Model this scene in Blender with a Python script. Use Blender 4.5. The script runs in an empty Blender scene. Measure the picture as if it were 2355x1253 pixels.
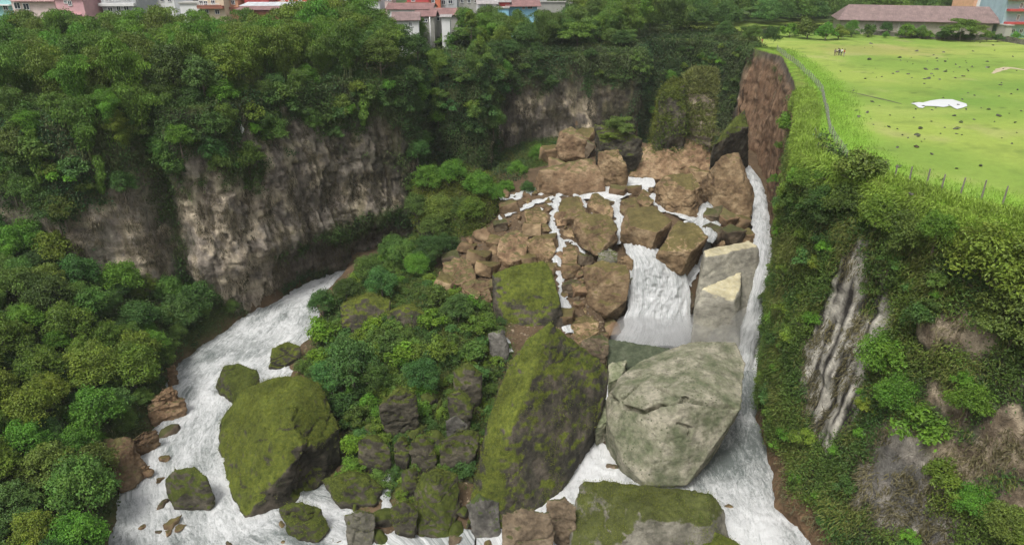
import bpy, bmesh, math
import numpy as np
from mathutils import Vector, Matrix
from mathutils.bvhtree import BVHTree
R = math.radians
S = bpy.context.scene
COL = S.collection

# ------------------------------------------------------------ camera, sky, sun, exposure
CAMZ = 60.0
PITCH = R(25.0)
FPX = 1570.0
cam = bpy.data.cameras.new("camera"); cam.lens = 24.0; cam.sensor_width = 36.0
cam.clip_start = 0.5; cam.clip_end = 9000
camo = bpy.data.objects.new("camera", cam); COL.objects.link(camo)
camo.location = (0, 0, CAMZ); camo.rotation_euler = (R(90) - PITCH, 0, 0)
S.camera = camo
SUN_EL, SUN_AZ = R(62), R(215)      # azimuth measured clockwise from +Y
W = bpy.data.worlds.new("World"); S.world = W; W.use_nodes = True
wn = W.node_tree; bg = wn.nodes["Background"]
sky = wn.nodes.new("ShaderNodeTexSky"); sky.sky_type = 'NISHITA'; sky.sun_disc = False
sky.sun_elevation = SUN_EL; sky.sun_rotation = SUN_AZ; sky.dust_density = 6.0; sky.air_density = 1.2
hs = wn.nodes.new("ShaderNodeHueSaturation"); hs.inputs['Saturation'].default_value = 0.22
wn.links.new(sky.outputs[0], hs.inputs['Color']); wn.links.new(hs.outputs[0], bg.inputs['Color'])
bg.inputs['Strength'].default_value = 0.105
sl = bpy.data.lights.new("sun", 'SUN'); sl.energy = 1.5; sl.angle = R(14); sl.color = (1.0, 0.97, 0.92)
so = bpy.data.objects.new("sun", sl); COL.objects.link(so)
sd = Vector((math.sin(SUN_AZ) * math.cos(SUN_EL), math.cos(SUN_AZ) * math.cos(SUN_EL), math.sin(SUN_EL)))
so.rotation_euler = sd.to_track_quat('Z', 'Y').to_euler()
S.view_settings.view_transform = 'Standard'; S.view_settings.look = 'None'; S.view_settings.gamma = 1.0
S.view_settings.exposure = 0.60
S.cycles.max_bounces = 6; S.cycles.diffuse_bounces = 3; S.cycles.glossy_bounces = 2
S.cycles.transmission_bounces = 2; S.cycles.transparent_max_bounces = 4; S.cycles.volume_bounces = 2

# ------------------------------------------------------------ measuring helpers: a sight line of the photo to a place in the world
def ray(px, py):
    u = (np.asarray(px, float) - 1177.5) / FPX; v = (np.asarray(py, float) - 626.5) / FPX
    cp, sp = math.cos(PITCH), math.sin(PITCH)
    return np.stack([u, cp - v * sp, -sp - v * cp], -1)
def Wz(px, py, z):
    d = ray(px, py); t = (z - CAMZ) / d[..., 2]
    return d * t[..., None] + np.array([0, 0, CAMZ])
def Wy(px, py, y):
    d = ray(px, py); t = y / d[..., 1]
    return d * np.asarray(t)[..., None] + np.array([0, 0, CAMZ])

# ------------------------------------------------------------ noise (numpy)
def _h(ix, iy, iz, s):
    n = (ix.astype(np.int64) * 374761393 + iy.astype(np.int64) * 668265263 + iz.astype(np.int64) * 1274126177 + s * 974711) & 0xffffffff
    n = ((n ^ (n >> 13)) * 1103515245) & 0xffffffff
    n = ((n ^ (n >> 16)) * 2246822519) & 0xffffffff
    return ((n ^ (n >> 15)) & 0xffffff) / float(0x7fffff) - 1.0
def vn(P, s=0):
    P = np.asarray(P, float); f = np.floor(P); t = P - f; t = t * t * (3 - 2 * t); f = f.astype(np.int64)
    r = 0
    for dx in (0, 1):
        wx = t[..., 0] if dx else 1 - t[..., 0]
        for dy in (0, 1):
            wy = t[..., 1] if dy else 1 - t[..., 1]
            for dz in (0, 1):
                wz = t[..., 2] if dz else 1 - t[..., 2]
                r = r + wx * wy * wz * _h(f[..., 0] + dx, f[..., 1] + dy, f[..., 2] + dz, s)
    return r
def fbm(P, sc=1.0, o=4, s=0, g=0.5):
    P = np.asarray(P, float) / np.asarray(sc, float); a = 1.0; r = 0; n = 0
    for i in range(o):
        r = r + a * vn(P * (2.03 ** i) + 17.3 * i, s + i); n += a; a *= g
    return r / n
def ss(a, b, x):
    t = np.clip((np.asarray(x, float) - a) / (b - a), 0, 1); return t * t * (3 - 2 * t)
def P3(x, y, z=0.0):
    x = np.asarray(x, float); return np.stack([x, np.asarray(y, float) + 0 * x, np.asarray(z, float) + 0 * x], -1)
def mix(a, b, t):
    t = np.asarray(t)[..., None]; return np.asarray(a) * (1 - t) + np.asarray(b) * t

# ------------------------------------------------------------ mesh / object helpers
def mesh_arr(name, V, F, mat=None, col=None, smooth=True, uv=None, fmat=None):
    V = np.asarray(V, np.float32); F = np.asarray(F, np.int32); k = F.shape[1]
    m = bpy.data.meshes.new(name)
    m.vertices.add(len(V)); m.vertices.foreach_set("co", V.ravel())
    m.loops.add(F.size); m.loops.foreach_set("vertex_index", F.ravel())
    m.polygons.add(len(F)); m.polygons.foreach_set("loop_start", np.arange(0, F.size, k, dtype=np.int32))
    try: m.polygons.foreach_set("loop_total", np.full(len(F), k, np.int32))
    except Exception: pass
    m.update(calc_edges=True)
    m.polygons.foreach_set("use_smooth", np.full(len(F), smooth, bool))
    if mat is not None:
        for q in (mat if isinstance(mat, (list, tuple)) else [mat]): m.materials.append(q)
    if fmat is not None: m.polygons.foreach_set("material_index", np.asarray(fmat, np.int32))
    if col is not None:
        a = m.color_attributes.new("Col", 'FLOAT_COLOR', 'POINT')
        c = np.ones((len(V), 4), np.float32); c[:, :3] = col; a.data.foreach_set("color", c.ravel())
    if uv is not None:
        a = m.attributes.new("flow", 'FLOAT_VECTOR', 'POINT')
        c = np.zeros((len(V), 3), np.float32); c[:, 2] = 1; c[:, :np.shape(uv)[1]] = uv; a.data.foreach_set("vector", c.ravel())
    return m
def link(o, parent=None):
    COL.objects.link(o)
    if parent is not None: o.parent = parent
    return o
def tag(o, label=None, cat=None, group=None, kind=None):
    if label: o["label"] = label
    if cat: o["category"] = cat
    if group: o["group"] = group
    if kind: o["kind"] = kind
    return o
def obj(name, mesh, parent=None, **k):
    return tag(link(bpy.data.objects.new(name, mesh), parent), **k)
def empty(name, loc=(0, 0, 0), rz=0.0, **k):
    o = bpy.data.objects.new(name, None); o.empty_display_size = 0.5
    o.location = loc; o.rotation_euler = (0, 0, rz); return tag(link(o), **k)
def grid_faces(n, m):      # n rows of m
    i = np.arange(n - 1)[:, None] * m + np.arange(m - 1)[None, :]
    return np.stack([i, i + 1, i + m + 1, i + m], -1).reshape(-1, 4)
class MB:                  # boxes, bars and tubes collected into one part
    def __init__(s): s.V = []; s.F = []
    def add(s, vs, fs):
        b = len(s.V); s.V += [tuple(v) for v in vs]; s.F += [tuple(b + i for i in f) for f in fs]; return s
    def box(s, x0, x1, y0, y1, z0, z1):
        return s.add([(x0,y0,z0),(x1,y0,z0),(x1,y1,z0),(x0,y1,z0),(x0,y0,z1),(x1,y0,z1),(x1,y1,z1),(x0,y1,z1)],
                     [(0,3,2,1),(4,5,6,7),(0,1,5,4),(1,2,6,5),(2,3,7,6),(3,0,4,7)])
    def tube(s, pts, rad, n=6):
        pts = [Vector(p) for p in pts]; b = len(s.V)
        for i, p in enumerate(pts):
            d = (pts[min(i+1, len(pts)-1)] - pts[max(i-1, 0)]).normalized()
            a = d.orthogonal().normalized(); c = d.cross(a); r = rad[i] if hasattr(rad, '__len__') else rad
            for k in range(n):
                t = 2 * math.pi * k / n; s.V.append(tuple(p + (a * math.cos(t) + c * math.sin(t)) * r))
        for i in range(len(pts) - 1):
            for k in range(n):
                s.F.append((b+i*n+k, b+i*n+(k+1) % n, b+(i+1)*n+(k+1) % n, b+(i+1)*n+k))
        s.F.append(tuple(b+k for k in range(n))[::-1]); s.F.append(tuple(b+(len(pts)-1)*n+k for k in range(n)))
        return s
    def mesh(s, name, mat, smooth=False):
        m = bpy.data.meshes.new(name); m.from_pydata(s.V, [], s.F); m.materials.append(mat)
        if smooth: m.polygons.foreach_set("use_smooth", np.ones(len(m.polygons), bool))
        m.update(); return m
    def build(s, name, mat, parent=None, smooth=False, **k): return obj(name, s.mesh(name, mat, smooth), parent, **k)

# ------------------------------------------------------------ materials
def newmat(name):
    m = bpy.data.materials.new(name); m.use_nodes = True; nt = m.node_tree
    return m, nt, nt.nodes["Principled BSDF"]
def nnoise(nt, scale, detail=4, rough=.6, vec=None, stretch=None):
    n = nt.nodes.new("ShaderNodeTexNoise"); n.inputs['Scale'].default_value = scale
    n.inputs['Detail'].default_value = detail; n.inputs['Roughness'].default_value = rough
    tc = nt.nodes.new("ShaderNodeTexCoord"); src = tc.outputs['Object']
    if vec is not None: src = vec
    if stretch:
        mp = nt.nodes.new("ShaderNodeMapping"); mp.inputs['Scale'].default_value = stretch
        nt.links.new(src, mp.inputs['Vector']); src = mp.outputs[0]
    nt.links.new(src, n.inputs['Vector']); return n
def nramp(nt, src, stops):
    r = nt.nodes.new("ShaderNodeValToRGB"); nt.links.new(src, r.inputs[0]); e = r.color_ramp.elements
    while len(e) > len(stops): e.remove(e[-1])
    while len(e) < len(stops): e.new(1.0)
    for q, (p, c) in zip(e, stops):
        q.position = p; q.color = (c, c, c, 1) if np.isscalar(c) else (*c, 1)
    return r
def nmix(nt, a, b, f, mode='MIX'):
    x = nt.nodes.new("ShaderNodeMix"); x.data_type = 'RGBA'; x.blend_type = mode
    for s, i in ((f, 0), (a, 6), (b, 7)):
        if isinstance(s, (int, float)): x.inputs[i].default_value = s
        elif isinstance(s, (tuple, list)): x.inputs[i].default_value = (*s, 1)
        else: nt.links.new(s, x.inputs[i])
    return x.outputs[2]
def nbump(nt, bs, h, strength=.5, dist=.3):
    b = nt.nodes.new("ShaderNodeBump"); b.inputs['Strength'].default_value = strength; b.inputs['Distance'].default_value = dist
    nt.links.new(h, b.inputs['Height']); nt.links.new(b.outputs[0], bs.inputs['Normal'])
def plain(name, c, rough=.7, metal=0.0, var=.25, scale=2.0):
    m, nt, bs = newmat(name); n = nnoise(nt, scale, 4)
    lo = tuple(x * (1 - var) for x in c); hi = tuple(min(1, x * (1 + var)) for x in c)
    r = nramp(nt, n.outputs[0], [(.3, lo), (.7, hi)]); nt.links.new(r.outputs[0], bs.inputs['Base Color'])
    bs.inputs['Roughness'].default_value = rough; bs.inputs['Metallic'].default_value = metal; return m
def attrmat(name, rough=.9, amp=.35, scale=1.5, stretch=None, bump=.6, bdist=.3, spec=.2, lo=.28, hi=.72):
    m, nt, bs = newmat(name); at = nt.nodes.new("ShaderNodeAttribute"); at.attribute_name = "Col"
    n = nnoise(nt, scale, 8, .65, stretch=stretch); n2 = nnoise(nt, scale * 4.3, 5, .7)
    r = nramp(nt, n.outputs[0], [(lo, 1 - amp), (hi, 1 + amp * 0.0 + .0 if amp > 1 else 1.0)])
    r2 = nramp(nt, n2.outputs[0], [(.3, 1 - amp * .7), (.7, 1.0)])
    c = nmix(nt, at.outputs[0], r.outputs[0], 1.0, 'MULTIPLY'); c = nmix(nt, c, r2.outputs[0], 1.0, 'MULTIPLY')
    g = nt.nodes.new("ShaderNodeBrightContrast"); g.inputs['Bright'].default_value = 0.0
    c2 = nmix(nt, c, (1 + amp * .8,) * 3, 1.0, 'MULTIPLY')
    nt.links.new(c2, bs.inputs['Base Color']); nt.nodes.remove(g)
    bs.inputs['Roughness'].default_value = rough; bs.inputs['Specular IOR Level'].default_value = spec
    if bump:
        ad = nt.nodes.new("ShaderNodeMath"); ad.operation = 'ADD'
        nt.links.new(n.outputs[0], ad.inputs[0]); nt.links.new(n2.outputs[0], ad.inputs[1]); nbump(nt, bs, ad.outputs[0], bump, bdist)
    return m
def leafmat(name, rnd=.35, trans=.3, tint=(1, 1, 1)):
    m, nt, bs = newmat(name); at = nt.nodes.new("ShaderNodeAttribute"); at.attribute_name = "Col"
    oi = nt.nodes.new("ShaderNodeObjectInfo"); h = nt.nodes.new("ShaderNodeHueSaturation")
    mr = nt.nodes.new("ShaderNodeMapRange"); mr.inputs[3].default_value = 1 - rnd; mr.inputs[4].default_value = 1 + rnd * .8
    nt.links.new(oi.outputs['Random'], mr.inputs[0]); nt.links.new(mr.outputs[0], h.inputs['Value'])
    mr2 = nt.nodes.new("ShaderNodeMapRange"); mr2.inputs[3].default_value = .5 - .035 * min(1, rnd * 3); mr2.inputs[4].default_value = .5 + .03 * min(1, rnd * 3)
    fr = nt.nodes.new("ShaderNodeMath"); fr.operation = 'FRACT'; mu = nt.nodes.new("ShaderNodeMath"); mu.operation = 'MULTIPLY'
    mu.inputs[1].default_value = 7.31; nt.links.new(oi.outputs['Random'], mu.inputs[0]); nt.links.new(mu.outputs[0], fr.inputs[0])
    nt.links.new(fr.outputs[0], mr2.inputs[0]); nt.links.new(mr2.outputs[0], h.inputs['Hue'])
    c = nmix(nt, at.outputs[0], tint, 1.0, 'MULTIPLY'); nt.links.new(c, h.inputs['Color'])
    nt.links.new(h.outputs[0], bs.inputs['Base Color']); bs.inputs['Roughness'].default_value = .55
    bs.inputs['Specular IOR Level'].default_value = .35
    tr = nt.nodes.new("ShaderNodeBsdfTranslucent"); nt.links.new(h.outputs[0], tr.inputs['Color'])
    mx = nt.nodes.new("ShaderNodeMixShader"); mx.inputs[0].default_value = trans
    out = nt.nodes["Material Output"]
    nt.links.new(bs.outputs[0], mx.inputs[1]); nt.links.new(tr.outputs[0], mx.inputs[2]); nt.links.new(mx.outputs[0], out.inputs['Surface'])
    return m
def water_mat():
    m, nt, bs = newmat("foaming_water")
    at = nt.nodes.new("ShaderNodeAttribute"); at.attribute_name = "flow"
    ac = nt.nodes.new("ShaderNodeAttribute"); ac.attribute_name = "Col"
    n1 = nnoise(nt, .35, 9, .72, vec=at.outputs['Vector'], stretch=(1, 3.2, 1)); n1.inputs['Distortion'].default_value = 1.8
    n2 = nnoise(nt, 1.6, 9, .8, vec=at.outputs['Vector'], stretch=(1, 1.9, 1)); n2.inputs['Distortion'].default_value = 2.2
    ad = nt.nodes.new("ShaderNodeMath"); ad.operation = 'ADD'; nt.links.new(n1.outputs[0], ad.inputs[0]); nt.links.new(n2.outputs[0], ad.inputs[1])
    sb = nt.nodes.new("ShaderNodeMath"); sb.operation = 'ADD'; nt.links.new(ad.outputs[0], sb.inputs[0]); nt.links.new(ac.outputs['Fac'], sb.inputs[1])
    hf = nt.nodes.new("ShaderNodeMath"); hf.operation = 'MULTIPLY'; hf.inputs[1].default_value = .5; nt.links.new(sb.outputs[0], hf.inputs[0])
    r = nramp(nt, hf.outputs[0], [(.36, (.17, .195, .185)), (.43, (.34, .365, .355)), (.495, (.60, .615, .61)), (.58, (.82, .83, .825))])
    nt.links.new(r.outputs[0], bs.inputs['Base Color'])
    rr = nramp(nt, hf.outputs[0], [(.42, .35), (.6, .8)]); nt.links.new(rr.outputs[0], bs.inputs['Roughness'])
    sx = nt.nodes.new("ShaderNodeSeparateXYZ"); nt.links.new(at.outputs['Vector'], sx.inputs[0]); n3 = nnoise(nt, .9, 5, .7)
    fl = nt.nodes.new("ShaderNodeVectorMath"); fl.operation = 'MULTIPLY'; fl.inputs[1].default_value = (1, 1, 0); nt.links.new(at.outputs['Vector'], fl.inputs[0])
    for l in list(nt.links):
        if l.from_socket == at.outputs['Vector'] and l.to_node not in (sx, fl): ts = l.to_socket; nt.links.remove(l); nt.links.new(fl.outputs[0], ts)
    ma = nt.nodes.new("ShaderNodeMath"); ma.operation = 'ADD'; nt.links.new(sx.outputs[2], ma.inputs[0]); nt.links.new(n3.outputs[0], ma.inputs[1])
    al = nramp(nt, ma.outputs[0], [(.62, 0.0), (.74, 1.0)]); nt.links.new(al.outputs[0], bs.inputs['Alpha'])
    nbump(nt, bs, ad.outputs[0], .8, .5); return m
# ------------------------------------------------------------ plan of the gorge
# edge stations: top x, y / foot x, y / veg line z / veg density below / pale / brown / low veg line
E = [(-165,80,-163,76, 28,.7,.2,.2,5), (-125,92,-123,88, 26,.7,.3,.2,8), (-105,97,-104,93, 24,.6,.5,.2,8), (-88,104,-86,101, 24,.55,.55,.15,8), (-76,102.5,-74,99, 24,.55,.5,.1,8),
 (-68,101,-66.5,98, 25,.45,.75,.1,6), (-62,104,-61,101.5, 27,.25,.9,.1,5), (-58,110,-57,109.5, 27,.75,.2,.0,6), (-54,108,-52,106.5, 27,.22,.85,.1,4),
 (-49,110.5,-48,109, 28,.18,.95,.15,0), (-41,123,-40,122, 29,.22,.8,.15,0), (-35,130,-34,129, 29,.5,.35,.2,0), (-26,136,-25,135, 29,.42,.25,.2,0), (-21,138,-21,137, 28,.6,.1,.1,6),
 (-20,147,-20,147, 26,.8,0,0,6), (-18,155,-18,154, 24,.8,0,0,6), (-15,151,-14,149, 18,.85,0,.2,6), (-7,151,-7,149, 19,.8,0,.3,6), (-4,159,-4,157, 27,.6,.05,.3,6),
 (-2,171,-2,170, 31,.45,.12,.2,4), (10,174.5,10,173, 32,.38,.14,.22,4), (25,173,25,172, 32,.42,.08,.25,4), (32,171,31,170, 30,.5,0,.2,4), (34,182,34,181, 26,.8,0,0,4),
 (33,198,33,197, 24,.85,0,0,4), (41,206,41,204, 24,.85,0,0,4), (52,203,51,202, 22,.9,0,0,4), (58,193,57,192, 20,.92,0,0,4), (61,189,60.5,187, 22,.7,0,0,4), (62.5,183,58,180, 37.5,.04,.2,1,0),
 (64.5,169,59,166, 37.5,.03,.2,1,0), (55,137,54,139, 37,.05,.2,1,0), (46.5,111,49,113, 36,.2,.1,.9,0), (38.2,91,42.5,98, 28,.8,0,.5,3), (35.0,81,37.5,86, 24,.95,0,.2,2),
 (36.0,75,34.4,77, 22,.97,0,.1,1.5), (39,70,33,68, 22,.97,.0,.1,1.5), (42.5,61,33,57, 23,.85,.15,.1,2), (48,55,35,45, 24,.8,.3,.3,3), (59,48,38.5,31, 24,.8,.4,.4,4), (78,38,45,13, 25,.8,.4,.4,4), (104,18,52,-12, 28,.8,.4,.3,4)]
E = np.array(E, float)
TOP = E[:, :2]; FOOT = E[:, 2:4]
POLY = np.vstack([TOP, [[104, -40], [-165, -40]]])
PLAT = 38.0
def inside(poly, x, y):
    c = np.zeros(np.shape(x), bool); n = len(poly); j = n - 1
    for i in range(n):
        xi, yi = poly[i]; xj, yj = poly[j]
        if yi != yj: c ^= ((yi > y) != (yj > y)) & (x < (xj - xi) * (y - yi) / (yj - yi) + xi)
        j = i
    return c
def pdist(poly, x, y, closed=True):
    d = np.full(np.shape(x), 1e9); n = len(poly)
    for i in range(n if closed else n - 1):
        a = poly[i]; b = poly[(i + 1) % n]; e = b - a; L = (e ** 2).sum() + 1e-9
        t = np.clip(((x - a[0]) * e[0] + (y - a[1]) * e[1]) / L, 0, 1)
        d = np.minimum(d, np.hypot(x - a[0] - t * e[0], y - a[1] - t * e[1]))
    return d
def zp(l, z=0.0): return np.array([Wz(a, b, z)[:2] for a, b in l])
RIV_L = zp([(787,625),(735,642),(690,662),(640,698),(560,742),(480,798),(430,835),(398,885),(425,945),(380,975),(355,1010),(330,1060),(315,1130),(300,1190),(285,1260),(240,1500),
  (1150,1500),(1150,1270),(1010,1235),(960,1255),(850,1262),(800,1240),(775,1180),(745,1130),(640,1200),(600,1130),(560,1000),(610,890),(640,866),(615,845),(640,818),(695,772),(716,735),(716,700),(765,655),(800,632)])
RIV_R = zp([(1100,1280),(1230,1180),(1290,1120),(1320,1075),(1370,1010),(1390,940),(1430,850),(1420,790),(1450,770),(1590,770),(1715,780),(1700,960),(1735,1000),(1758,1080),(1800,1140),(1832,1190),(1872,1255),(2000,1600),(1100,1600)])
ctl = [(800,640,3),(760,720,2.2),(860,610,6.5),(950,570,9),(1040,570,10),(1100,530,12),(1010,660,8),(850,700,6),(900,780,7),(1000,740,7),(1120,720,6.5),(800,800,3.5),(720,820,1.2),(900,850,4.5),
 (1050,850,5),(820,950,2.5),(950,950,3.5),(1080,950,3),(850,1050,1.5),(980,1080,2),(1100,1080,2),(1000,1180,1),(760,1120,.5),(900,1220,.6),
 (1150,450,15),(1220,440,15.6),(1290,450,15.2),(1120,500,13.2),(1200,540,12.6),(1150,600,10.5),(1250,640,9),(1220,700,8),(1290,700,7.2),(1300,600,11),(1380,640,9.5),(1400,740,4.5),(1330,780,4),(1350,560,12.5),
 (1420,500,14.2),(1430,440,15),(1500,425,15.4),(1560,500,15),(1500,560,13.6),(1560,560,13.2),(1060,650,7.5),(1000,640,8),(1150,690,7),(1210,500,13.6),(1300,520,13.2),
 (1450,600,10.5),(1430,700,5),(1440,780,0),(1520,780,0),(1600,770,0),(1560,650,6),(1600,600,12),
 (1350,400,17),(1250,400,17.5),(1200,390,16),(1320,340,19.5),(1400,320,20),(1450,380,17),(1550,390,16.5),(1620,400,17),(1700,400,15),(1740,420,14.6),(1755,500,13.6),(1762,560,11.5),(1650,530,14.5),(1700,560,13),
 (1600,340,18.5),(1500,350,18)]
C = [tuple(Wz(a, b, c)) for a, b, c in ctl]
C += [(35,185,15),(50,190,15),(44,165,15.5),(57,172,15),(10,166,17),(25,166,18),(0,160,15),(-10,147,13),(-18,144,8),(-20,138,5),(-25,132,3),(35,200,15),
 (-55,100,2),(-60,98,9),(-75,98,17),(-95,92,20),(-120,85,24),(-52,88,2.5),(-60,86,8),(-74,82,15),(-92,75,20),(-50,72,2),(-58,68,7),(-70,62,13),(-88,55,20),(-48,58,1.5),(-56,52,6),
 (-68,46,13),(-92,40,24),(-46,44,2),(-52,36,6),(-62,25,12),(-80,10,20),(33,62,1),(36,84,0),(40,100,0),(44,108,8),(-10,40,0),(10,40,0),(20,25,0),(-30,35,0),(0,0,0),(34,40,2),(30,0,2),
 (-130,50,28),(-150,20,30),(-60,-20,14),(60,-20,6)]
C = np.array(C); PCt = C[:, :2]; Nc = len(C)
Dm = np.hypot(PCt[:, None, 0] - PCt[None, :, 0], PCt[:, None, 1] - PCt[None, :, 1])
A = np.zeros((Nc + 3, Nc + 3)); A[:Nc, :Nc] = Dm - np.eye(Nc) * .6; A[:Nc, Nc] = 1; A[Nc, :Nc] = 1
A[:Nc, Nc+1:] = PCt / 100; A[Nc+1:, :Nc] = PCt.T / 100
sol = np.linalg.solve(A, np.concatenate([C[:, 2], np.zeros(3)]))
def land(x, y):
    x = np.asarray(x, float); y = np.asarray(y, float); r = sol[Nc] + sol[Nc+1] * x / 100 + sol[Nc+2] * y / 100
    for i in range(Nc): r = r + sol[i] * np.hypot(x - PCt[i, 0], y - PCt[i, 1])
    return r
def floor_h(x, y):
    x = np.asarray(x, float); y = np.asarray(y, float)
    h = np.clip(land(x, y), .3, 34); p = P3(x, y)
    h = h + .9 * fbm(p, 7, 4, 3) + .25 * fbm(p, 1.6, 3, 9)
    sdl = pdist(RIV_L, x, y); sdr = pdist(RIV_R, x, y); il = inside(RIV_L, x, y); ir = inside(RIV_R, x, y)
    sd = np.minimum(np.where(il, -sdl, sdl), np.where(ir, -sdr, sdr))
    k = ss(-0.3, 3.2, sd + .7 * fbm(p, 3, 3, 5)); return -1.6 + k * (np.maximum(h, .45) + 1.6)
def plat_h(x, y):
    p = P3(x, y); return PLAT + .35 * fbm(p, 26, 3, 21) * ss(3, 20, pdist(TOP, x, y, False)) + ss(300, 1500, y) * 6
# ---- terrain sheets (one regular sheet of land, split where the gorge, the town side and the meadow meet)
def axis(lo, hi, st, far):
    a = list(np.arange(lo, hi + .01, st)); s = st * 1.6
    while a[-1] < far: a.append(a[-1] + s); s *= 1.35
    s = st * 1.6
    while a[0] > -far: a.insert(0, a[0] - s); s *= 1.35
    return np.array(a)
gx = axis(-130, 110, 1.0, 3500); gy = axis(20, 250, 1.0, 4500)
X, Y = np.meshgrid(gx, gy); ins = inside(POLY, X, Y); dd = pdist(POLY, X, Y)
out = (~ins) & (dd > 1.1)
fl = floor_h(X, Y); Z = np.where(out, plat_h(X, Y), fl)
VT = np.stack([X, Y, Z], -1).reshape(-1, 3); FT = grid_faces(len(gy), len(gx))
fo = out.ravel()[FT]; isout = fo.all(1); fcx = VT[FT].mean(1)
def mead_side(x, y): return (x > 40) & (y > -200) & (y < 262) & ((x - 62) > -(262 - y) * .6) & (x > np.interp(y, [0, 180, 190, 214, 262], [0, 40, 66, 72, 40]))
mead = isout & mead_side(fcx[:, 0], fcx[:, 1]) & (fcx[:, 0] < 900)
floorm = ~isout
def sub(mask, name, mat, colf, **k):
    f = FT[mask]; u, inv = np.unique(f, return_inverse=True); v = VT[u]
    return obj(name, mesh_arr(name, v, inv.reshape(f.shape), mat, col=colf(v)), **k)
def floor_col(v):
    n = fbm(v, 6, 4, 31)[:, None]; n2 = fbm(v, 1.2, 4, 33)[:, None]
    brown = np.array([.125, .085, .050]) * (1 + .25 * n + .3 * n2); green = np.array([.06, .085, .022]) * (1 + .4 * n2)  # brown: wet soil, darkened further to paint the shade between the rocks
    g = zone_green(v[:, 0], v[:, 1]); return mix(brown, green, g)
MOUND = zp([(690,790),(716,720),(790,640),(900,560),(960,520),(1090,470),(1150,500),(1090,545),(1030,590),(1000,650),(1010,700),(1130,705),(1170,800),(1130,960),(1080,1060),(960,1110),(800,1070),(770,900),(730,850)], 5)
def zone_green(x, y):
    d = pdist(MOUND, x, y); m = np.where(inside(MOUND, x, y), d, -d)
    a = ss(-1.5, 2, m + 2 * fbm(P3(x, y), 4, 3, 41))
    sdl = pdist(RIV_L, x, y)
    b = ss(.8, 2.6, sdl + 2 * fbm(P3(x, y), 3, 3, 43)) * (x < np.interp(y, [0, 50, 100, 135], [-38, -43, -50, -45])) 
    e = (np.asarray(y) > 148) * (np.asarray(x) < 13.5 + 1.5 * fbm(P3(x, y), 4, 2, 47)) * 1.0
    return np.maximum(np.maximum(a, b), e)
MG = leafmat("leaf_green", .12, .25)
M_floor = attrmat("gorge_soil", scale=.8, amp=.4, bump=.8)
sub(floorm, "gorge_ground", M_floor, floor_col, kind="structure", label="brown rubble and soil floor of the gorge")
def plat_col(v):
    n = fbm(v, 5, 4, 51); return mix([.035, .06, .018], [.10, .15, .035], ss(-.3, .5, n))
sub(isout & ~mead, "plateau_ground", attrmat("plateau_soil", scale=.6, amp=.4), plat_col, kind="structure", label="overgrown flat ground of the plateau around the gorge")
def mead_col(v):
    n = fbm(v, 22, 4, 61); n2 = fbm(v, 3.5, 4, 63); n3 = fbm(v, (30, 9, 9), 3, 65)
    c = mix([.255, .330, .062], [.175, .270, .045], ss(-.25, .3, n)); c = mix(c, [.30, .36, .085], .7 * ss(.0, .55, n3))
    c = mix(c, [.13, .19, .035], .7 * ss(.15, .55, n2)); c = mix(c, [.34, .33, .13], .5 * ss(.25, .55, fbm(v, 9, 4, 67))); 
    d = np.hypot((v[:, 0] - 101) / 26, (v[:, 1] - 127) / 11); c = mix(c, [.09, .20, .03], .65 * ss(1.15, .3, d + .35 * n2))
    d = np.hypot((v[:, 0] - 78) / 11, (v[:, 1] - 116) / 12); c = mix(c, [.10, .22, .03], .5 * ss(1.1, .3, d + .35 * n2))
    d = np.hypot((v[:, 0] - 93) / 24, (v[:, 1] - 180) / 14); c = mix(c, [.33, .27, .10], .45 * ss(1.1, .3, d + .5 * n2))
    d = pdist(FENCE_XY, v[:, 0], v[:, 1], False); c = mix(c, [.19, .37, .03], .7 * ss(7, 2, d + 2 * n2))
    sp = ss(.62, .72, vn(v / .55, 77)) * ss(-.1, .4, n2); c = mix(c, [.05, .09, .02], .55 * sp)
    return c
FENCE_XY = np.array([Wz(a, b, PLAT)[:2] for a, b in [(1786,118),(1830,152),(1872,192),(1889,215),(1899,262),(1907,308),(1925,340),(1950,372),(2007,402),(2030,400),(2087,428),(2163,440),(2256,462),(2353,490)]])
M_mead = attrmat("meadow_grass", scale=.9, amp=.22, bump=.5, bdist=.12)
sub(mead, "meadow", M_mead, mead_col, kind="structure", label="bright green grazing meadow on the plateau by the gorge edge")

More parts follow.
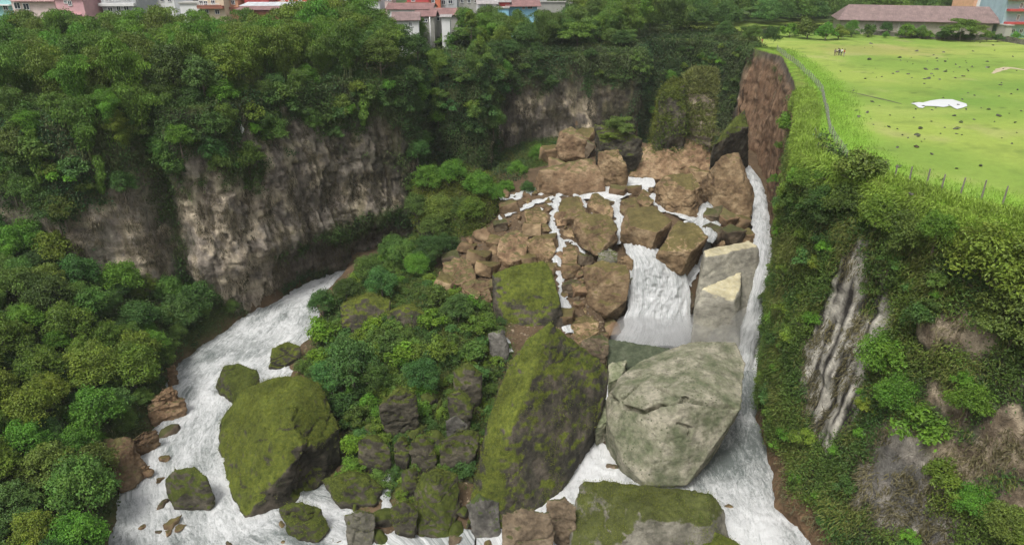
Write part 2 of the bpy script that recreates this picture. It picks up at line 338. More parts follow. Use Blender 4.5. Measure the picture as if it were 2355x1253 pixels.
# ---- cliffs: ruled faces between foot and top, displaced
seg = np.hypot(*np.diff(TOP, axis=0).T); cum = np.concatenate([[0], np.cumsum(seg)])
def cliffpart(name, i0, i1, step, vstep, label, lipin=3.2):
    s = np.arange(cum[i0], cum[i1] + step / 2, step); u = np.interp(s, cum, np.arange(len(E)))
    ip = lambda k: np.interp(s, cum, E[:, k])
    k = max(1, int(2.0 / step))                       # soften the corners of the plan
    ker = np.ones(2 * k + 1) / (2 * k + 1)
    def sm(a): return np.convolve(np.pad(a, k, mode='reflect', reflect_type='odd'), ker, 'valid')
    top = np.stack([sm(ip(0)), sm(ip(1))], -1); ft = np.stack([sm(ip(2)), sm(ip(3))], -1)
    tg = np.gradient(top, axis=0); nrm = np.stack([tg[:, 1], -tg[:, 0]], -1); nrm /= np.linalg.norm(nrm, axis=1)[:, None] + 1e-9  # points into the gorge
    zb = -2.5; nv = int((PLAT - zb) / vstep); tz = np.linspace(0, 1, nv)
    z = zb + (PLAT - zb) * tz; XY = ft[:, None, :] * (1 - tz)[None, :, None] + top[:, None, :] * tz[None, :, None]
    Pz = np.broadcast_to(z[None, :], XY.shape[:2]); base = np.concatenate([XY, Pz[..., None]], -1)
    leftw = ss(5.5, 10, u) * ss(13.5, 11, u)
    rightn = ss(34.5, 37, u)
    col_off = 1.3 * fbm(base, (13, 13, 22), 3, 101) + 1.15 * fbm(base, (3.2, 3.2, 13), 4, 103) + .6 * fbm(base, (1.8, 1.8, 1.3), 4, 107)
    strata = .28 * fbm(base, (22, 22, 1.3), 3, 111)
    brn = ip(7)[:, None]
    d = col_off + strata * (1 - .7 * brn) + brn * .5 * (1 - np.abs(fbm(base, (1.5, 1.5, 18), 3, 113)) * 3)
    over = leftw[:, None] * (1.7 * np.exp(-((Pz - 11.5) / 3.2) ** 2) - 1.2 * ss(9.5, 6, Pz) + .8 * np.exp(-((Pz - 24) / 5) ** 2))
    d = d - leftw[:, None] * (.9 * ss(.05, .0, np.abs(fbm(base, (2.6, 2.6, 20), 3, 161))) + .5 * ss(.04, 0, np.abs(fbm(base, (9, 9, 1.6), 3, 163)))) + leftw[:, None] * .35 * np.sign(fbm(base, (2.0, 2.0, 5), 3, 165))
    d = d + over + rightn[:, None] * (2.8 * fbm(base, (9, 9, 10), 3, 121) + .4 * ss(37, 38.5, u)[:, None])
    d = d * (1 - .85 * ss(PLAT - 3, PLAT, Pz)) ; d = d + 1.0 * ss(-2, 3, Pz) * 0
    V = base.copy(); V[..., :2] += nrm[:, None, :] * d[..., None]
    lips = [(.3, .10), (1.2, .22), (2.2, .16), (lipin, -.12)]
    rows = []
    for off, dz in lips:
        q = np.concatenate([top - nrm * off, np.full((len(s), 1), PLAT + dz)], -1); rows.append(q)
    V = np.concatenate([V, np.stack(rows, 1)], 1); nvv = nv + len(lips)
    U = np.broadcast_to(u[:, None], V.shape[:2])
    col, veg = cliff_col(V, U, s)
    m = mesh_arr(name, V.reshape(-1, 3), grid_faces(len(s), nvv)[:, ::-1], [M_cliff], col=col.reshape(-1, 3))
    o = obj(name, m, kind="structure", label=label)
    return dict(o=o, V=V.reshape(-1, 3), F=grid_faces(len(s), nvv)[:, ::-1], veg=veg.reshape(-1), U=U.reshape(-1))
def blob(V, px, py, r, depth_y=None, z=None, asp=1.0):
    c = Wz(px, py, z) if z is not None else Wy(px, py, depth_y)
    return 1 - np.sqrt(((V[..., 0] - c[0]) / r) ** 2 + ((V[..., 1] - c[1]) / (r * 1.6)) ** 2 + ((V[..., 2] - c[2]) / (r * asp)) ** 2)
PALE_R = []   # bare places on the near right face, found by sight line on the undisplaced face
def face_hit(px, py):
    d = ray(px, py); best = None
    for t in np.arange(35, 230, .25):
        p = d * t + np.array([0, 0, CAMZ]); tz = np.clip((p[2] + 2.5) / (PLAT + 2.5), 0, 1)
        pl = FOOT * (1 - tz) + TOP * tz
        q = np.vstack([pl, [[104, -40], [-165, -40]]])
        if p[2] > PLAT + .5: continue
        if not inside(q, p[0], p[1]): return p
    return d * 100 + np.array([0, 0, CAMZ])
for (a, b, rx, rz, kind) in [(1905,760,1.6,8,'p'),(1935,715,1.5,8,'p'),(1975,740,1.6,6,'p'),(2012,720,1.6,4.5,'p'),(1915,900,1.5,8,'p'),(1940,950,1.2,6,'p'),(1890,850,.9,6,'p'),(1985,800,1.2,5,'p'),
        (2150,770,1.6,1.6,'b'),(2205,770,2.2,2.2,'b'),(2120,760,1.2,1.2,'b'),(2070,890,.8,2.4,'b'),(2060,1120,3.0,6,'g'),(2020,1150,1.5,5,'g'),(2085,1170,2.0,4,'g'),(2030,1060,1.0,5,'g'),
        (2160,900,1.4,1.6,'b'),(2200,950,1.4,2.0,'b'),(2190,1030,2.2,1.5,'b'),(2240,1050,1.8,1.6,'b'),(2310,990,2.0,3.6,'b'),(2345,1040,1.8,3.5,'b'),(2150,1230,2.0,2.5,'g'),(2340,1150,1.5,2,'b'),
        (2220,1120,1.2,1.5,'b'),(2260,790,1.6,2,'b')]:
    PALE_R.append((face_hit(a, b), rx, rz, kind))
def cliff_col(V, U, s):
    z = V[..., 2]; f = lambda k: np.interp(U, np.arange(len(E)), E[:, k])
    n1 = fbm(V, (5, 5, 8), 4, 131); n2 = fbm(V, (1.1, 1.1, 6), 4, 133); n3 = fbm(V, (7, 7, 1.0), 4, 135); n4 = fbm(V, (2.2, 2.2, 2.2), 5, 137)
    grey = mix([.31, .265, .22], [.48, .415, .34], ss(-.35, .35, n2 + .5 * n3))
    pale = mix([.48, .40, .31], [.72, .61, .45], ss(-.3, .4, n4 + .3 * n3))
    olive = mix([.16, .135, .075], [.21, .18, .10], ss(-.3, .3, n4))
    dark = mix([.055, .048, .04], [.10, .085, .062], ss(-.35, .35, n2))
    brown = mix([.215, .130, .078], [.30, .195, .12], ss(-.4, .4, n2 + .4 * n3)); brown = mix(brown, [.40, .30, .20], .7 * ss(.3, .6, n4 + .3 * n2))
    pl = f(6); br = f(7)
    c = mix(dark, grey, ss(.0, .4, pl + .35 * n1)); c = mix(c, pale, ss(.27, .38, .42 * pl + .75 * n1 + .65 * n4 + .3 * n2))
    c = mix(c, olive, .8 * ss(.0, .35, n2 + .4 * n4 - .25 * pl) * (1 - br))
    st1 = fbm(V, (.6, .6, 9), 4, 151); c = mix(c, c * np.array([.5, .48, .46]), .6 * ss(.12, .4, st1) * (1 - br)); st2 = fbm(V, (1.3, 1.3, .35), 4, 153); c = c * (1 + .22 * st2)[..., None]
    low = ss(13, 8, z + 2 * n1) * ss(9, 10, U) * ss(14, 12.5, U); c = mix(c, mix([.15, .125, .10], [.235, .20, .165], ss(-.3, .3, n3)), low)
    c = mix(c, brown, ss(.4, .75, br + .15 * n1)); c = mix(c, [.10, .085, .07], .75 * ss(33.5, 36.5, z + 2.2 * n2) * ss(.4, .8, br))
    dens = f(5); zv = f(4)
    veg = ss(-3.5, 3.5, z - zv + 9 * n1 + 3.0 * n4)
    veg = np.maximum(veg, ss(.62, .35, 1 - dens + .40 * n1 + .35 * n4) * .95 * dens)
    veg = np.maximum(veg, ss(3, -1, z - f(8) + 4 * n1) * (1 - ss(.4, .8, br)) * (1 - .8 * ss(11, 13, U) * (U < 14)))
    band = ss(9, 10, U) * ss(14, 13, U) * np.exp(-((z - 9.5 - 2 * n1) / 2.6) ** 2); veg = np.maximum(veg, .9 * band * ss(-.5, 0, n4))
    shoulder = ss(1.0, 2.5, z - 35.5 + n4); veg = veg * (1 - 0 * shoulder)
    for (p, rx, rz, kd) in PALE_R:
        q = (1.4 if kd == 'p' else 1.1) - np.sqrt(((V[..., 0] - p[0]) / rx) ** 2 + ((V[..., 1] - p[1]) / (rx * 1.2)) ** 2 + ((V[..., 2] - p[2]) / rz) ** 2) + .55 * n4 + .35 * n2
        k = ss(.0, .35, q) ; veg = veg * (1 - k)
        st = fbm(P3((V[..., 0] * .5 - V[..., 1] * .87) / .6, V[..., 2] / 13), 1, 3, 141) + .25 * n4
        cc = mix([.05, .045, .04], [.66, .62, .53], ss(-.16, .02, st)) if kd == 'p' else (mix([.19, .18, .16], [.44, .40, .34], ss(-.2, .2, n4 + n2)) if kd == 'g' else mix([.20, .155, .105], [.50, .41, .29], ss(-.15, .15, n4 + .6 * n3 + .5 * fbm(V, .7, 3, 155))))
        c = mix(c, cc, k)
    moss = mix([.03, .05, .012], [.075, .11, .025], ss(-.3, .4, n4))
    c = mix(c, moss, .85 * veg)
    topm = ss(PLAT - 2.6, PLAT - 1.4, z + .8 * n4) if float(np.max(U)) > 35 else ss(PLAT - .8, PLAT - .05, z)
    gr = mix([.21, .37, .035], [.26, .34, .06], ss(-.3, .3, n4)); wl = mix([.05, .08, .02], [.10, .15, .035], ss(-.3, .3, n4))
    rt = ss(28.5, 29.5, U)[..., None] if np.ndim(U) else 0
    c = mix(c, wl * (1 - rt) + gr * rt, topm)
    c = mix(c, mix([.30, .195, .12], [.16, .13, .10], ss(PLAT - 3, PLAT - .8, z)), ss(32.4, 31.6, U) * ss(28.5, 29.5, U) * ss(PLAT - .02, PLAT - .2, z) * ss(PLAT - 3, PLAT - 2.4, z))
    # strip of wet brown mud along the waterline on the right
    mud = ss(3.6, 2.4, z + 2.5 * n1) * ss(33, 34, U); c = mix(c, [.23, .145, .08], mud); veg = veg * (1 - mud)
    return c, veg
M_cliff = attrmat("cliff_rock", scale=1.0, amp=.45, stretch=(1, 1, .38), bump=1.0, bdist=.6, lo=.38, hi=.58)
CL = [cliffpart("cliff", 0, 19, .34, .34, "overgrown grey rock face on the town side of the gorge"),
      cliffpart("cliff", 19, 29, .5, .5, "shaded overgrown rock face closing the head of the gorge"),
      cliffpart("cliff", 29, 41, .36, .36, "meadow side rock face, brown and bare above the torrent, leafy beside the rapids", 2.6)]
cbvh = [BVHTree.FromPolygons(c['V'].tolist(), c['F'].tolist()) for c in CL]
fbvh = BVHTree.FromPolygons(VT.tolist(), FT[floorm | isout].tolist())
def shoot(px, py, trees):
    d = Vector(ray(px, py)).normalized(); best = None
    for k, t in enumerate(trees):
        h = t.ray_cast(Vector((0, 0, CAMZ)), d)
        if h[0] is not None and (best is None or h[3] < best[1]): best = (h[0], h[3], h[1], k)
    return best
def hit(px, py):                   # place on the ground seen at a point of the photo
    h = shoot(px, py, [fbvh]); return np.array(h[0]) if h else Wz(px, py, 0)
def hitall(px, py):
    return shoot(px, py, cbvh + [fbvh])
# ------------------------------------------------------------ water
M_water = water_mat()
FLOWS = [np.array([Wz(a, b, 0)[:2] for a, b in l]) for l in ([(800,600),(770,648),(670,700),(620,770),(520,850),(470,900),(465,960),(430,1030),(420,1110),(440,1200),(480,1290),(700,1400)],
        [(1600,740),(1690,860),(1690,980),(1700,1060),(1730,1140),(1770,1260),(1800,1400)])]
def flowuv(x, y):
    best = np.full(np.shape(x), 1e9); uv = np.zeros(np.shape(x) + (2,))
    for k, f in enumerate(FLOWS):
        acc = 0.0
        for i in range(len(f) - 1):
            a, b = f[i], f[i+1]; e = b - a; L = np.hypot(*e)
            t = ((x - a[0]) * e[0] + (y - a[1]) * e[1]) / L ** 2; tc = np.clip(t, 0, 1)
            d = np.hypot(x - a[0] - tc * e[0], y - a[1] - tc * e[1]); sg = np.sign((x - a[0]) * e[1] - (y - a[1]) * e[0])
            w = d < best; best = np.where(w, d, best)
            uv[..., 0] = np.where(w, acc + tc * L, uv[..., 0]); uv[..., 1] = np.where(w, sg * d + 40 * k, uv[..., 1]); acc += L
    return uv
def watersheet(name, x0, x1, y0, y1, st, calm, label, clipf=None, z0=0.0):
    x = np.arange(x0, x1, st); y = np.arange(y0, y1, st); X, Y = np.meshgrid(x, y)
    uv = flowuv(X, Y); q = P3(uv[..., 0] * .45, uv[..., 1], 0); q2 = P3(X, Y)
    am = calm(X, Y); Z = z0 + am * (.55 * fbm(q, 2.4, 4, 201) + .45 * np.abs(fbm(q2, 1.1, 4, 203)) + .12 * fbm(q2, .45, 2, 205))
    V = np.stack([X, Y, Z], -1).reshape(-1, 3); F = grid_faces(len(y), len(x))
    c = (am - 1.0) * .5 + .22 * fbm(q2, 8, 3, 207) + .22 * fbm(P3(uv[..., 0] * .4, uv[..., 1]), 2.2, 4, 208)
    if clipf is not None: F = F[clipf(V[:, 0], V[:, 1])[F].any(1)]
    u, inv = np.unique(F, return_inverse=True)
    uvr = uv.reshape(-1, 2)
    return obj(name, mesh_arr(name, V[u], inv.reshape(F.shape), M_water, col=np.repeat(np.clip(c.ravel() , -.3, .5)[u][:, None], 3, 1), uv=uvr[u]), kind="structure", label=label)
pool = Wz(1700, 985, 0)
watersheet("river", -56, -4, 28, 134, .33, lambda x, y: 1.0 + .25 * fbm(P3(x, y), 8, 2, 209), "white foaming river sweeping past the boulders below the town side",
           lambda x, y: floor_h(x, y) < .9)
watersheet("river", -4, 44, 28, 108, .33, lambda x, y: .55 + .7 * ss(6, 22, np.hypot(x - pool[0], y - pool[1])) , "grey green river welling up below the giant boulder by the leafy cliff",
           lambda x, y: floor_h(x, y) < .9)
def loft(name, rows, label, step=.33, amp=.5, arch=.4, white=.25, kind="structure", expl=False, **k):
    rows = np.array([np.concatenate([Wz(a, c, d) if not expl else Wz(a, c, d), Wz(b, c2, d2)]) for (a, b, c, d, c2, d2) in [(r + (r[2], r[3])) if len(r) == 4 else r for r in rows]])
    L = rows[:, :3]; Rr = rows[:, 3:]; mid = (L + Rr) / 2; sg = np.linalg.norm(np.diff(mid, axis=0), axis=1); cu = np.concatenate([[0], np.cumsum(sg)])
    n = max(3, int(cu[-1] / step)); s = np.linspace(0, cu[-1], n); w = np.linalg.norm(Rr - L, axis=1).max(); m = max(4, int(w / step))
    def sp(A):
        r = np.stack([np.interp(s, cu, A[:, i]) for i in range(3)], -1); kk = max(1, n // 16); ker = np.ones(2*kk+1) / (2*kk+1)
        return np.stack([np.convolve(np.pad(r[:, i], kk, mode='reflect', reflect_type='odd'), ker, 'valid') for i in range(3)], -1)
    L = sp(L); Rr = sp(Rr); t = np.linspace(0, 1, m)[None, :, None]; V = L[:, None] * (1 - t) + Rr[:, None] * t
    du = np.gradient(V, axis=0); dv = np.gradient(V, axis=1); nn = np.cross(dv, du); nn /= np.linalg.norm(nn, axis=-1)[..., None] + 1e-9
    nn *= np.sign(nn[..., 2:3] + 1e-9) ; ed = np.sin(np.pi * t[..., 0]) ** .6
    S_ = np.broadcast_to(s[:, None], V.shape[:2]); T_ = np.broadcast_to(t[..., 0] * w, V.shape[:2])
    h = arch * ed + amp * ed * (1.1 * fbm(P3(S_ * .5, T_), 1.6, 4, 211) + 1.1 * np.abs(fbm(V, 1.1, 5, 213, .65)) + .5 * fbm(V, .5, 3, 214)) - .3 * (1 - ed)
    V = V + nn * h[..., None]; wob = .35 * fbm(P3(S_, T_ * .2), 1.6, 3, 217); V[..., 0] += wob
    sk = np.full(V.shape[:2] + (3,), white) + .12 * fbm(V, 2, 3, 219)[..., None]
    return obj(name, mesh_arr(name, V.reshape(-1, 3), grid_faces(n, m), M_water, col=sk.reshape(-1, 3), uv=np.stack([S_ * .55, T_ * 1.6, np.clip(1.9 * np.minimum(t[..., 0], 1 - t[..., 0]) * w / 1.6, 0, 1) + 0 * S_], -1).reshape(-1, 3)), kind=kind, label=label, **k)
loft("waterfall", [(1432,1478,548,13.6),(1440,1520,578,13.2),(1448,1572,612,11.6),(1446,1585,650,9.2),(1442,1590,700,6.2),(1434,1592,745,3.6),(1420,1605,780,1.6),(1395,1630,800,.7)],
     "white main fall crashing down between brown blocks into the pale boulder", .2, .75, .9, .03)
loft("waterfall", [(1700,1728,385,15.8),(1716,1754,415,15.6),(1724,1768,470,15.2),(1728,1774,530,14.6),(1736,1782,585,13.2),(1732,1774,640,10.2),(1716,1764,700,6.3),(1696,1748,770,2.0),(1682,1738,812,.9),(1666,1728,862,-.35)],
     "narrow white torrent dropping along the foot of the meadow side rock face", .3, .5, .6, .02)
loft("upper_river", [(1430,1500,405,17.0),(1400,1512,418,16.4),(1345,1500,432,16.0),(1330,1445,446,15.7),(1330,1420,458,15.4)], "pale pool of water above the boulder cascade", .35, .16, .1, .12)
loft("rapids", [(1610,1645,470,15.6),(1600,1660,492,15.4),(1592,1662,515,14.9),(1600,1650,540,14.7),(1604,1640,560,14.6)], "foaming spill between the peaked rock and the square blocks", .25, .5, .5, .0)
def ribbon(name, path, w, label, dz=.35, white=.04, amp=.3, zs=None):
    P = []; prev = None
    for i, (a, b) in enumerate(path):
        p = hit(a, b) if zs is None else Wz(a, b, zs[i]); p = p + np.array([0, 0, dz if zs is None else 0]); P.append(p)
    P = np.array(P)
    if zs is None:
        for i in range(1, len(P)): P[i, 2] = min(P[i, 2], P[i-1, 2] + .15)
    cu = np.concatenate([[0], np.cumsum(np.linalg.norm(np.diff(P, axis=0), axis=1))]); n = max(4, int(cu[-1] / .22)); s = np.linspace(0, cu[-1], n)
    Q = np.stack([np.interp(s, cu, P[:, i]) for i in range(3)], -1); 
    wob = .8 * fbm(P3(s, 0), 1.8, 4, 223 + len(path)); tg = np.gradient(Q, axis=0); sd = np.stack([tg[:, 1], -tg[:, 0], 0 * s], -1); sd /= np.linalg.norm(sd, axis=1)[:, None] + 1e-6
    Q = Q + sd * wob[:, None]; ww = w * (.85 + .85 * fbm(P3(s, 3), .9, 3, 227)); m = max(5, int(w / .22)); t = np.linspace(-1, 1, m)
    V = Q[:, None] + sd[:, None] * (t[None, :] * ww[:, None] * .5)[..., None]
    if zs is None:
        fh = floor_h(V[..., 0], V[..., 1]); V[..., 2] = np.maximum(V[..., 2], fh + .12)
    V[..., 2] += amp * (fbm(V, .8, 4, 229) + .4) * (1 - t ** 2) - .15 * t ** 4
    return obj(name, mesh_arr(name, V.reshape(-1, 3), grid_faces(n, m), M_water, col=np.full((n * m, 3), white), uv=np.stack(np.broadcast_arrays(s[:, None] * .6, t[None, :] * w, 1.25 * (1 - np.abs(t[None, :]))), -1).reshape(-1, 3)), kind="structure", label=label)
for path, w, lab in [
    ([(1405,440),(1412,465),(1420,490),(1432,515),(1425,545),(1440,562)], 3.6, "white chute between the upper brown blocks"),
    ([(1318,448),(1335,462),(1352,480),(1372,494)], 1.7, "white rill beside the tilted brown slab"),
    ([(1498,450),(1515,478),(1545,492),(1575,502),(1600,508)], 2.6, "foaming rill under the big square rock"),
    ([(1590,508),(1566,535),(1535,568),(1505,600)], 2.8, "chute of water between the two slanting blocks"),
    ([(1640,520),(1636,548),(1618,585),(1600,625),(1582,660)], 1.9, "chute of water left of the tall cream topped block"),
    ([(1292,446),(1276,470),(1274,500),(1270,528),(1290,558),(1284,600),(1290,650),(1292,690),(1300,722),(1310,770)], 1.9, "thin white stream stepping down through the rubble"),
    ([(1150,462),(1185,452),(1225,440),(1290,446),(1345,438)], 2.8, "shallow white channel across the top of the rubble"),
    ([(1270,455),(1235,468),(1205,480),(1180,492),(1160,500)], 2.0, "shallow braided water among the upper cobbles"),
    ([(1152,500),(1150,525)], .9, "tiny spill off the cobbles"),
    ([(1143,758),(1160,785),(1176,815)], .9, "thin trickle beside the mossy slab"),
    ([(885,1065),(905,1085),(890,1120),(880,1160),(905,1180)], 1.7, "trickle between the mossy boulders"),
    ([(1265,470),(1240,490),(1225,512),(1238,530)], 1.2, "thin rill among the split brown boulders"),
    ([(1288,560),(1310,552),(1335,570),(1340,600)], 1.0, "side rill round the brown boulder half way down"),
    ([(1480,430),(1478,455),(1486,472)], 1.4, "short rill behind the long tilted block"),
    ([(1600,510),(1640,498),(1680,512),(1700,528)], 1.1, "shallow rill over the cobbles behind the tall block"),
    ([(1345,445),(1400,452),(1440,440),(1480,425)], 3.4, "white water spreading below the upper pool")]:
    ribbon("stream", path, w, lab)

# ------------------------------------------------------------ rocks
def rockmat(name, lo, hi, third, moss=(.05, .065, .012), moss_lv=0.0, moss2=(.10, .115, .02), wet=None, bump=.8, sc=1.0, side=0.0, dots=None):
    """mineral colour noise plus moss on upward faces that also paints lit tops against shaded sides"""
    m, nt, bs = newmat(name)
    n = nnoise(nt, .35 * sc, 8, .65); n2 = nnoise(nt, 2.2 * sc, 7, .72); n3 = nnoise(nt, .9 * sc, 6, .6, stretch=(1, 1, 2.5)); n4 = nnoise(nt, 7 * sc, 3, .7)
    r = nramp(nt, n.outputs[0], [(.37, lo), (.5, hi), (.62, third)]); r2 = nramp(nt, n2.outputs[0], [(.3, .62), (.6, 1.0), (.8, 1.15)])
    r3 = nramp(nt, n3.outputs[0], [(.38, .6), (.5, 1.0)])
    c = nmix(nt, r.outputs[0], r2.outputs[0], 1.0, 'MULTIPLY'); c = nmix(nt, c, r3.outputs[0], .7, 'MULTIPLY')
    oi = nt.nodes.new("ShaderNodeObjectInfo"); mr = nt.nodes.new("ShaderNodeMapRange"); mr.inputs[3].default_value = .68; mr.inputs[4].default_value = 1.28; nt.links.new(oi.outputs['Random'], mr.inputs[0]); cb = nt.nodes.new("ShaderNodeCombineXYZ")
    for i_ in range(3): nt.links.new(mr.outputs[0], cb.inputs[i_])
    c = nmix(nt, c, cb.outputs[0], 1.0, 'MULTIPLY')
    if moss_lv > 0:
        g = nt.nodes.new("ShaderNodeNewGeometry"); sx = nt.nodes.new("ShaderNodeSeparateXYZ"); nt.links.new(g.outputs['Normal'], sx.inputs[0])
        a = nt.nodes.new("ShaderNodeMath"); a.operation = 'MULTIPLY_ADD'; a.inputs[1].default_value = 1.0; a.inputs[2].default_value = moss_lv - .90 + side  # moss follows the normal, also painting contrast of lit tops and shaded sides
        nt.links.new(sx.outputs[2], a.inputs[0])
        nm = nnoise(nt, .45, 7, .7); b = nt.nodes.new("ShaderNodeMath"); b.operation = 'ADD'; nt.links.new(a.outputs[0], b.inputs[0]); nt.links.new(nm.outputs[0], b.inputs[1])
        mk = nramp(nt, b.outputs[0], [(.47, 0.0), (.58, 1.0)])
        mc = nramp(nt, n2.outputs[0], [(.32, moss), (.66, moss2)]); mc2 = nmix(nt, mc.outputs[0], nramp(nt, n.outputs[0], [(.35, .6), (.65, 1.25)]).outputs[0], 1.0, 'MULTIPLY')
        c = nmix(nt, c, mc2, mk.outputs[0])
    if dots:
        vz = nt.nodes.new("ShaderNodeTexVoronoi"); vz.inputs['Scale'].default_value = 1.7; tc_ = nt.nodes.new("ShaderNodeTexCoord"); nt.links.new(tc_.outputs['Object'], vz.inputs['Vector']); dk = nramp(nt, vz.outputs['Distance'], [(.16, 1.0), (.26, 0.0)])
        dn = nramp(nt, nnoise(nt, .28, 4).outputs[0], [(.50, 0.0), (.56, 1.0)]); m_ = nt.nodes.new("ShaderNodeMath"); m_.operation = 'MULTIPLY'; nt.links.new(dk.outputs[0], m_.inputs[0]); nt.links.new(dn.outputs[0], m_.inputs[1]); c = nmix(nt, c, dots, m_.outputs[0])
    nt.links.new(c, bs.inputs['Base Color']); bs.inputs['Roughness'].default_value = .85; bs.inputs['Specular IOR Level'].default_value = .25
    ad = nt.nodes.new("ShaderNodeMath"); ad.operation = 'MULTIPLY_ADD'; ad.inputs[1].default_value = .35
    nt.links.new(n4.outputs[0], ad.inputs[0]); nt.links.new(n2.outputs[0], ad.inputs[2]); nbump(nt, bs, ad.outputs[0], bump, .25); return m
M_brown = rockmat("brown_rock", (.15,.098,.055), (.27,.185,.102), (.38,.28,.165), moss=(.10,.085,.03), moss2=(.15,.12,.045), moss_lv=.16)
M_earth = rockmat("earthy_rock", (.17,.105,.06), (.265,.175,.10), (.35,.25,.15), moss=(.10,.09,.035), moss2=(.15,.13,.05), moss_lv=.08)
M_pale = rockmat("pale_boulder", (.16,.18,.10), (.29,.285,.195), (.48,.445,.34), moss=(.10,.12,.055), moss2=(.17,.19,.09), moss_lv=-.04, bump=.7, dots=(.09,.10,.055))
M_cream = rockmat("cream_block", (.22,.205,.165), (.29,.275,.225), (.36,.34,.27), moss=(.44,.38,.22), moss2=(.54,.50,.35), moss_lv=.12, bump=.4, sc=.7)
M_moss = rockmat("mossy_rock", (.035,.032,.024), (.065,.058,.042), (.12,.10,.075), moss=(.042,.060,.010), moss2=(.135,.155,.020), moss_lv=.46)
M_mossd = rockmat("mossy_dark_rock", (.050,.045,.034), (.095,.085,.062), (.16,.14,.10), moss=(.032,.046,.010), moss2=(.10,.12,.018), moss_lv=.58)
M_greym = rockmat("grey_green_slab", (.11,.105,.08), (.17,.16,.125), (.24,.225,.18), moss=(.055,.065,.018), moss2=(.10,.112,.03), moss_lv=.16)
M_wet = rockmat("wet_rock", (.085,.064,.042), (.16,.12,.078), (.24,.19,.13), moss=(.05,.055,.02), moss2=(.10,.10,.035), moss_lv=.1)
M_ledge = rockmat("green_ledge", (.07,.09,.05), (.12,.145,.085), (.17,.19,.12))
M_dark = rockmat("dark_field_stone", (.09,.085,.075), (.16,.15,.13), (.25,.235,.21), moss=(.06,.09,.02), moss2=(.09,.12,.03), moss_lv=.15)
DG = None
def remesh(name, V, F, vox, smooth=2):
    m = bpy.data.meshes.new("tmp"); m.from_pydata([tuple(v) for v in V], [], F); o = bpy.data.objects.new("tmp", m); COL.objects.link(o)
    r = o.modifiers.new("r", 'REMESH'); r.mode = 'VOXEL'; r.voxel_size = vox
    if smooth:
        s = o.modifiers.new("s", 'SMOOTH'); s.factor = .5; s.iterations = smooth
    dg = bpy.context.evaluated_depsgraph_get(); e = o.evaluated_get(dg); q = bpy.data.meshes.new_from_object(e); q.name = name
    bpy.data.objects.remove(o); bpy.data.meshes.remove(m); return q
def rough(q, amp, sc, seed, crack=.0, strat=.0, sdir=(0, 0, 1)):
    n = len(q.vertices); co = np.empty(n * 3, np.float32); q.vertices.foreach_get("co", co); co = co.reshape(-1, 3)
    no = np.empty(n * 3, np.float32); q.vertex_normals.foreach_get("vector", no); no = no.reshape(-1, 3)
    p = co + seed * 7.7
    d = amp * (fbm(p, sc, 5, 300 + seed) + .5 * (.5 - np.abs(fbm(p, sc * .45, 4, 320 + seed)) * 2))
    d = d + .13 * fbm(p, .8, 4, 360 + seed)
    if crack: d = d - crack * (ss(.02, .0, np.abs(fbm(p, (sc * 2.2, sc * 2.2, sc * 1.1), 3, 340 + seed))))
    if strat:
        h = p @ np.array(sdir); d = d + strat * (np.floor(h * 1.3 + fbm(p, 3, 2, 5)) % 2 - .5) * ss(-.2, .3, fbm(p, 3, 3, 8))
    co = co + no * d[:, None]; q.vertices.foreach_set("co", co.astype(np.float32).ravel())
    q.polygons.foreach_set("use_smooth", np.ones(len(q.polygons), bool)); q.update(); return q
def hull(pts):
    bm = bmesh.new()
    for p in pts: bm.verts.new(p)
    r = bmesh.ops.convex_hull(bm, input=bm.verts, use_existing_faces=False)
    kill = [g for g in set(r['geom_interior'] + r['geom_unused']) if isinstance(g, bmesh.types.BMVert) and g.is_valid]
    if kill: bmesh.ops.delete(bm, geom=kill, context='VERTS')
    bmesh.ops.recalc_face_normals(bm, faces=bm.faces); bm.verts.index_update()
    V = [tuple(v.co) for v in bm.verts]; F = [tuple(v.index for v in f.verts) for f in bm.faces]; bm.free(); return V, F
SEED = [0]; BOULD = []
def boulder(name, pts, mat, label, cat="boulder", zb=-2.0, shrink=.78, amp=.45, sc=3.0, crack=.25, vox=None, smooth=2, group=None, strat=0.0, moss=0.0, mosscol=None, back=(0, 0), world=None, dome=0):
    SEED[0] += 1
    P = [Wz(a, b, c) for a, b, c in pts] if world is None else [np.array(p, float) for p in world]; A_ = np.array(P); c = A_.mean(0)
    low = [np.array([c[0] + (p[0] - c[0]) * shrink + back[0], c[1] + (p[1] - c[1]) * shrink + back[1], zb]) for p in P]
    if dome: P = P + [np.array([c[0], c[1], A_[:, 2].max() + dome])]
    V, F = hull([tuple(p) for p in P + low]); V = np.array(V); ex = V.max(0) - V.min(0); L = float(ex.max())
    org = np.array([(V[:, 0].max() + V[:, 0].min()) / 2, (V[:, 1].max() + V[:, 1].min()) / 2, zb])
    q = remesh(name, V - org, F, vox or max(.10, min(.26, L / 55)), smooth); rough(q, amp, sc, SEED[0], crack, strat); q.materials.append(mat)
    o = obj(name, q, label=label, cat=cat, group=group); o.location = org
    BOULD.append((o, q, org, moss, mosscol)); return o
B = "mossy_boulder"
boulder(B, [(690,860,9.0),(640,864,7.4),(560,893,5.6),(508,958,2.4),(500,1040,0),(532,1150,0),(565,1192,0),(690,1152,0),(745,1112,0),(786,1060,1.5),(780,985,5),(738,882,8.2),(668,958,9.8),(700,1040,7)],
        M_moss, "huge square moss covered boulder standing in the foaming river", amp=.28, sc=4, moss=.7, crack=.3)
M_slab = rockmat("slab_rock", (.030,.028,.022), (.060,.054,.040), (.11,.092,.07), moss=(.042,.060,.010), moss2=(.14,.16,.022), moss_lv=.40)  # dark rock with shade of the steep face painted in; moss brightens the ridge
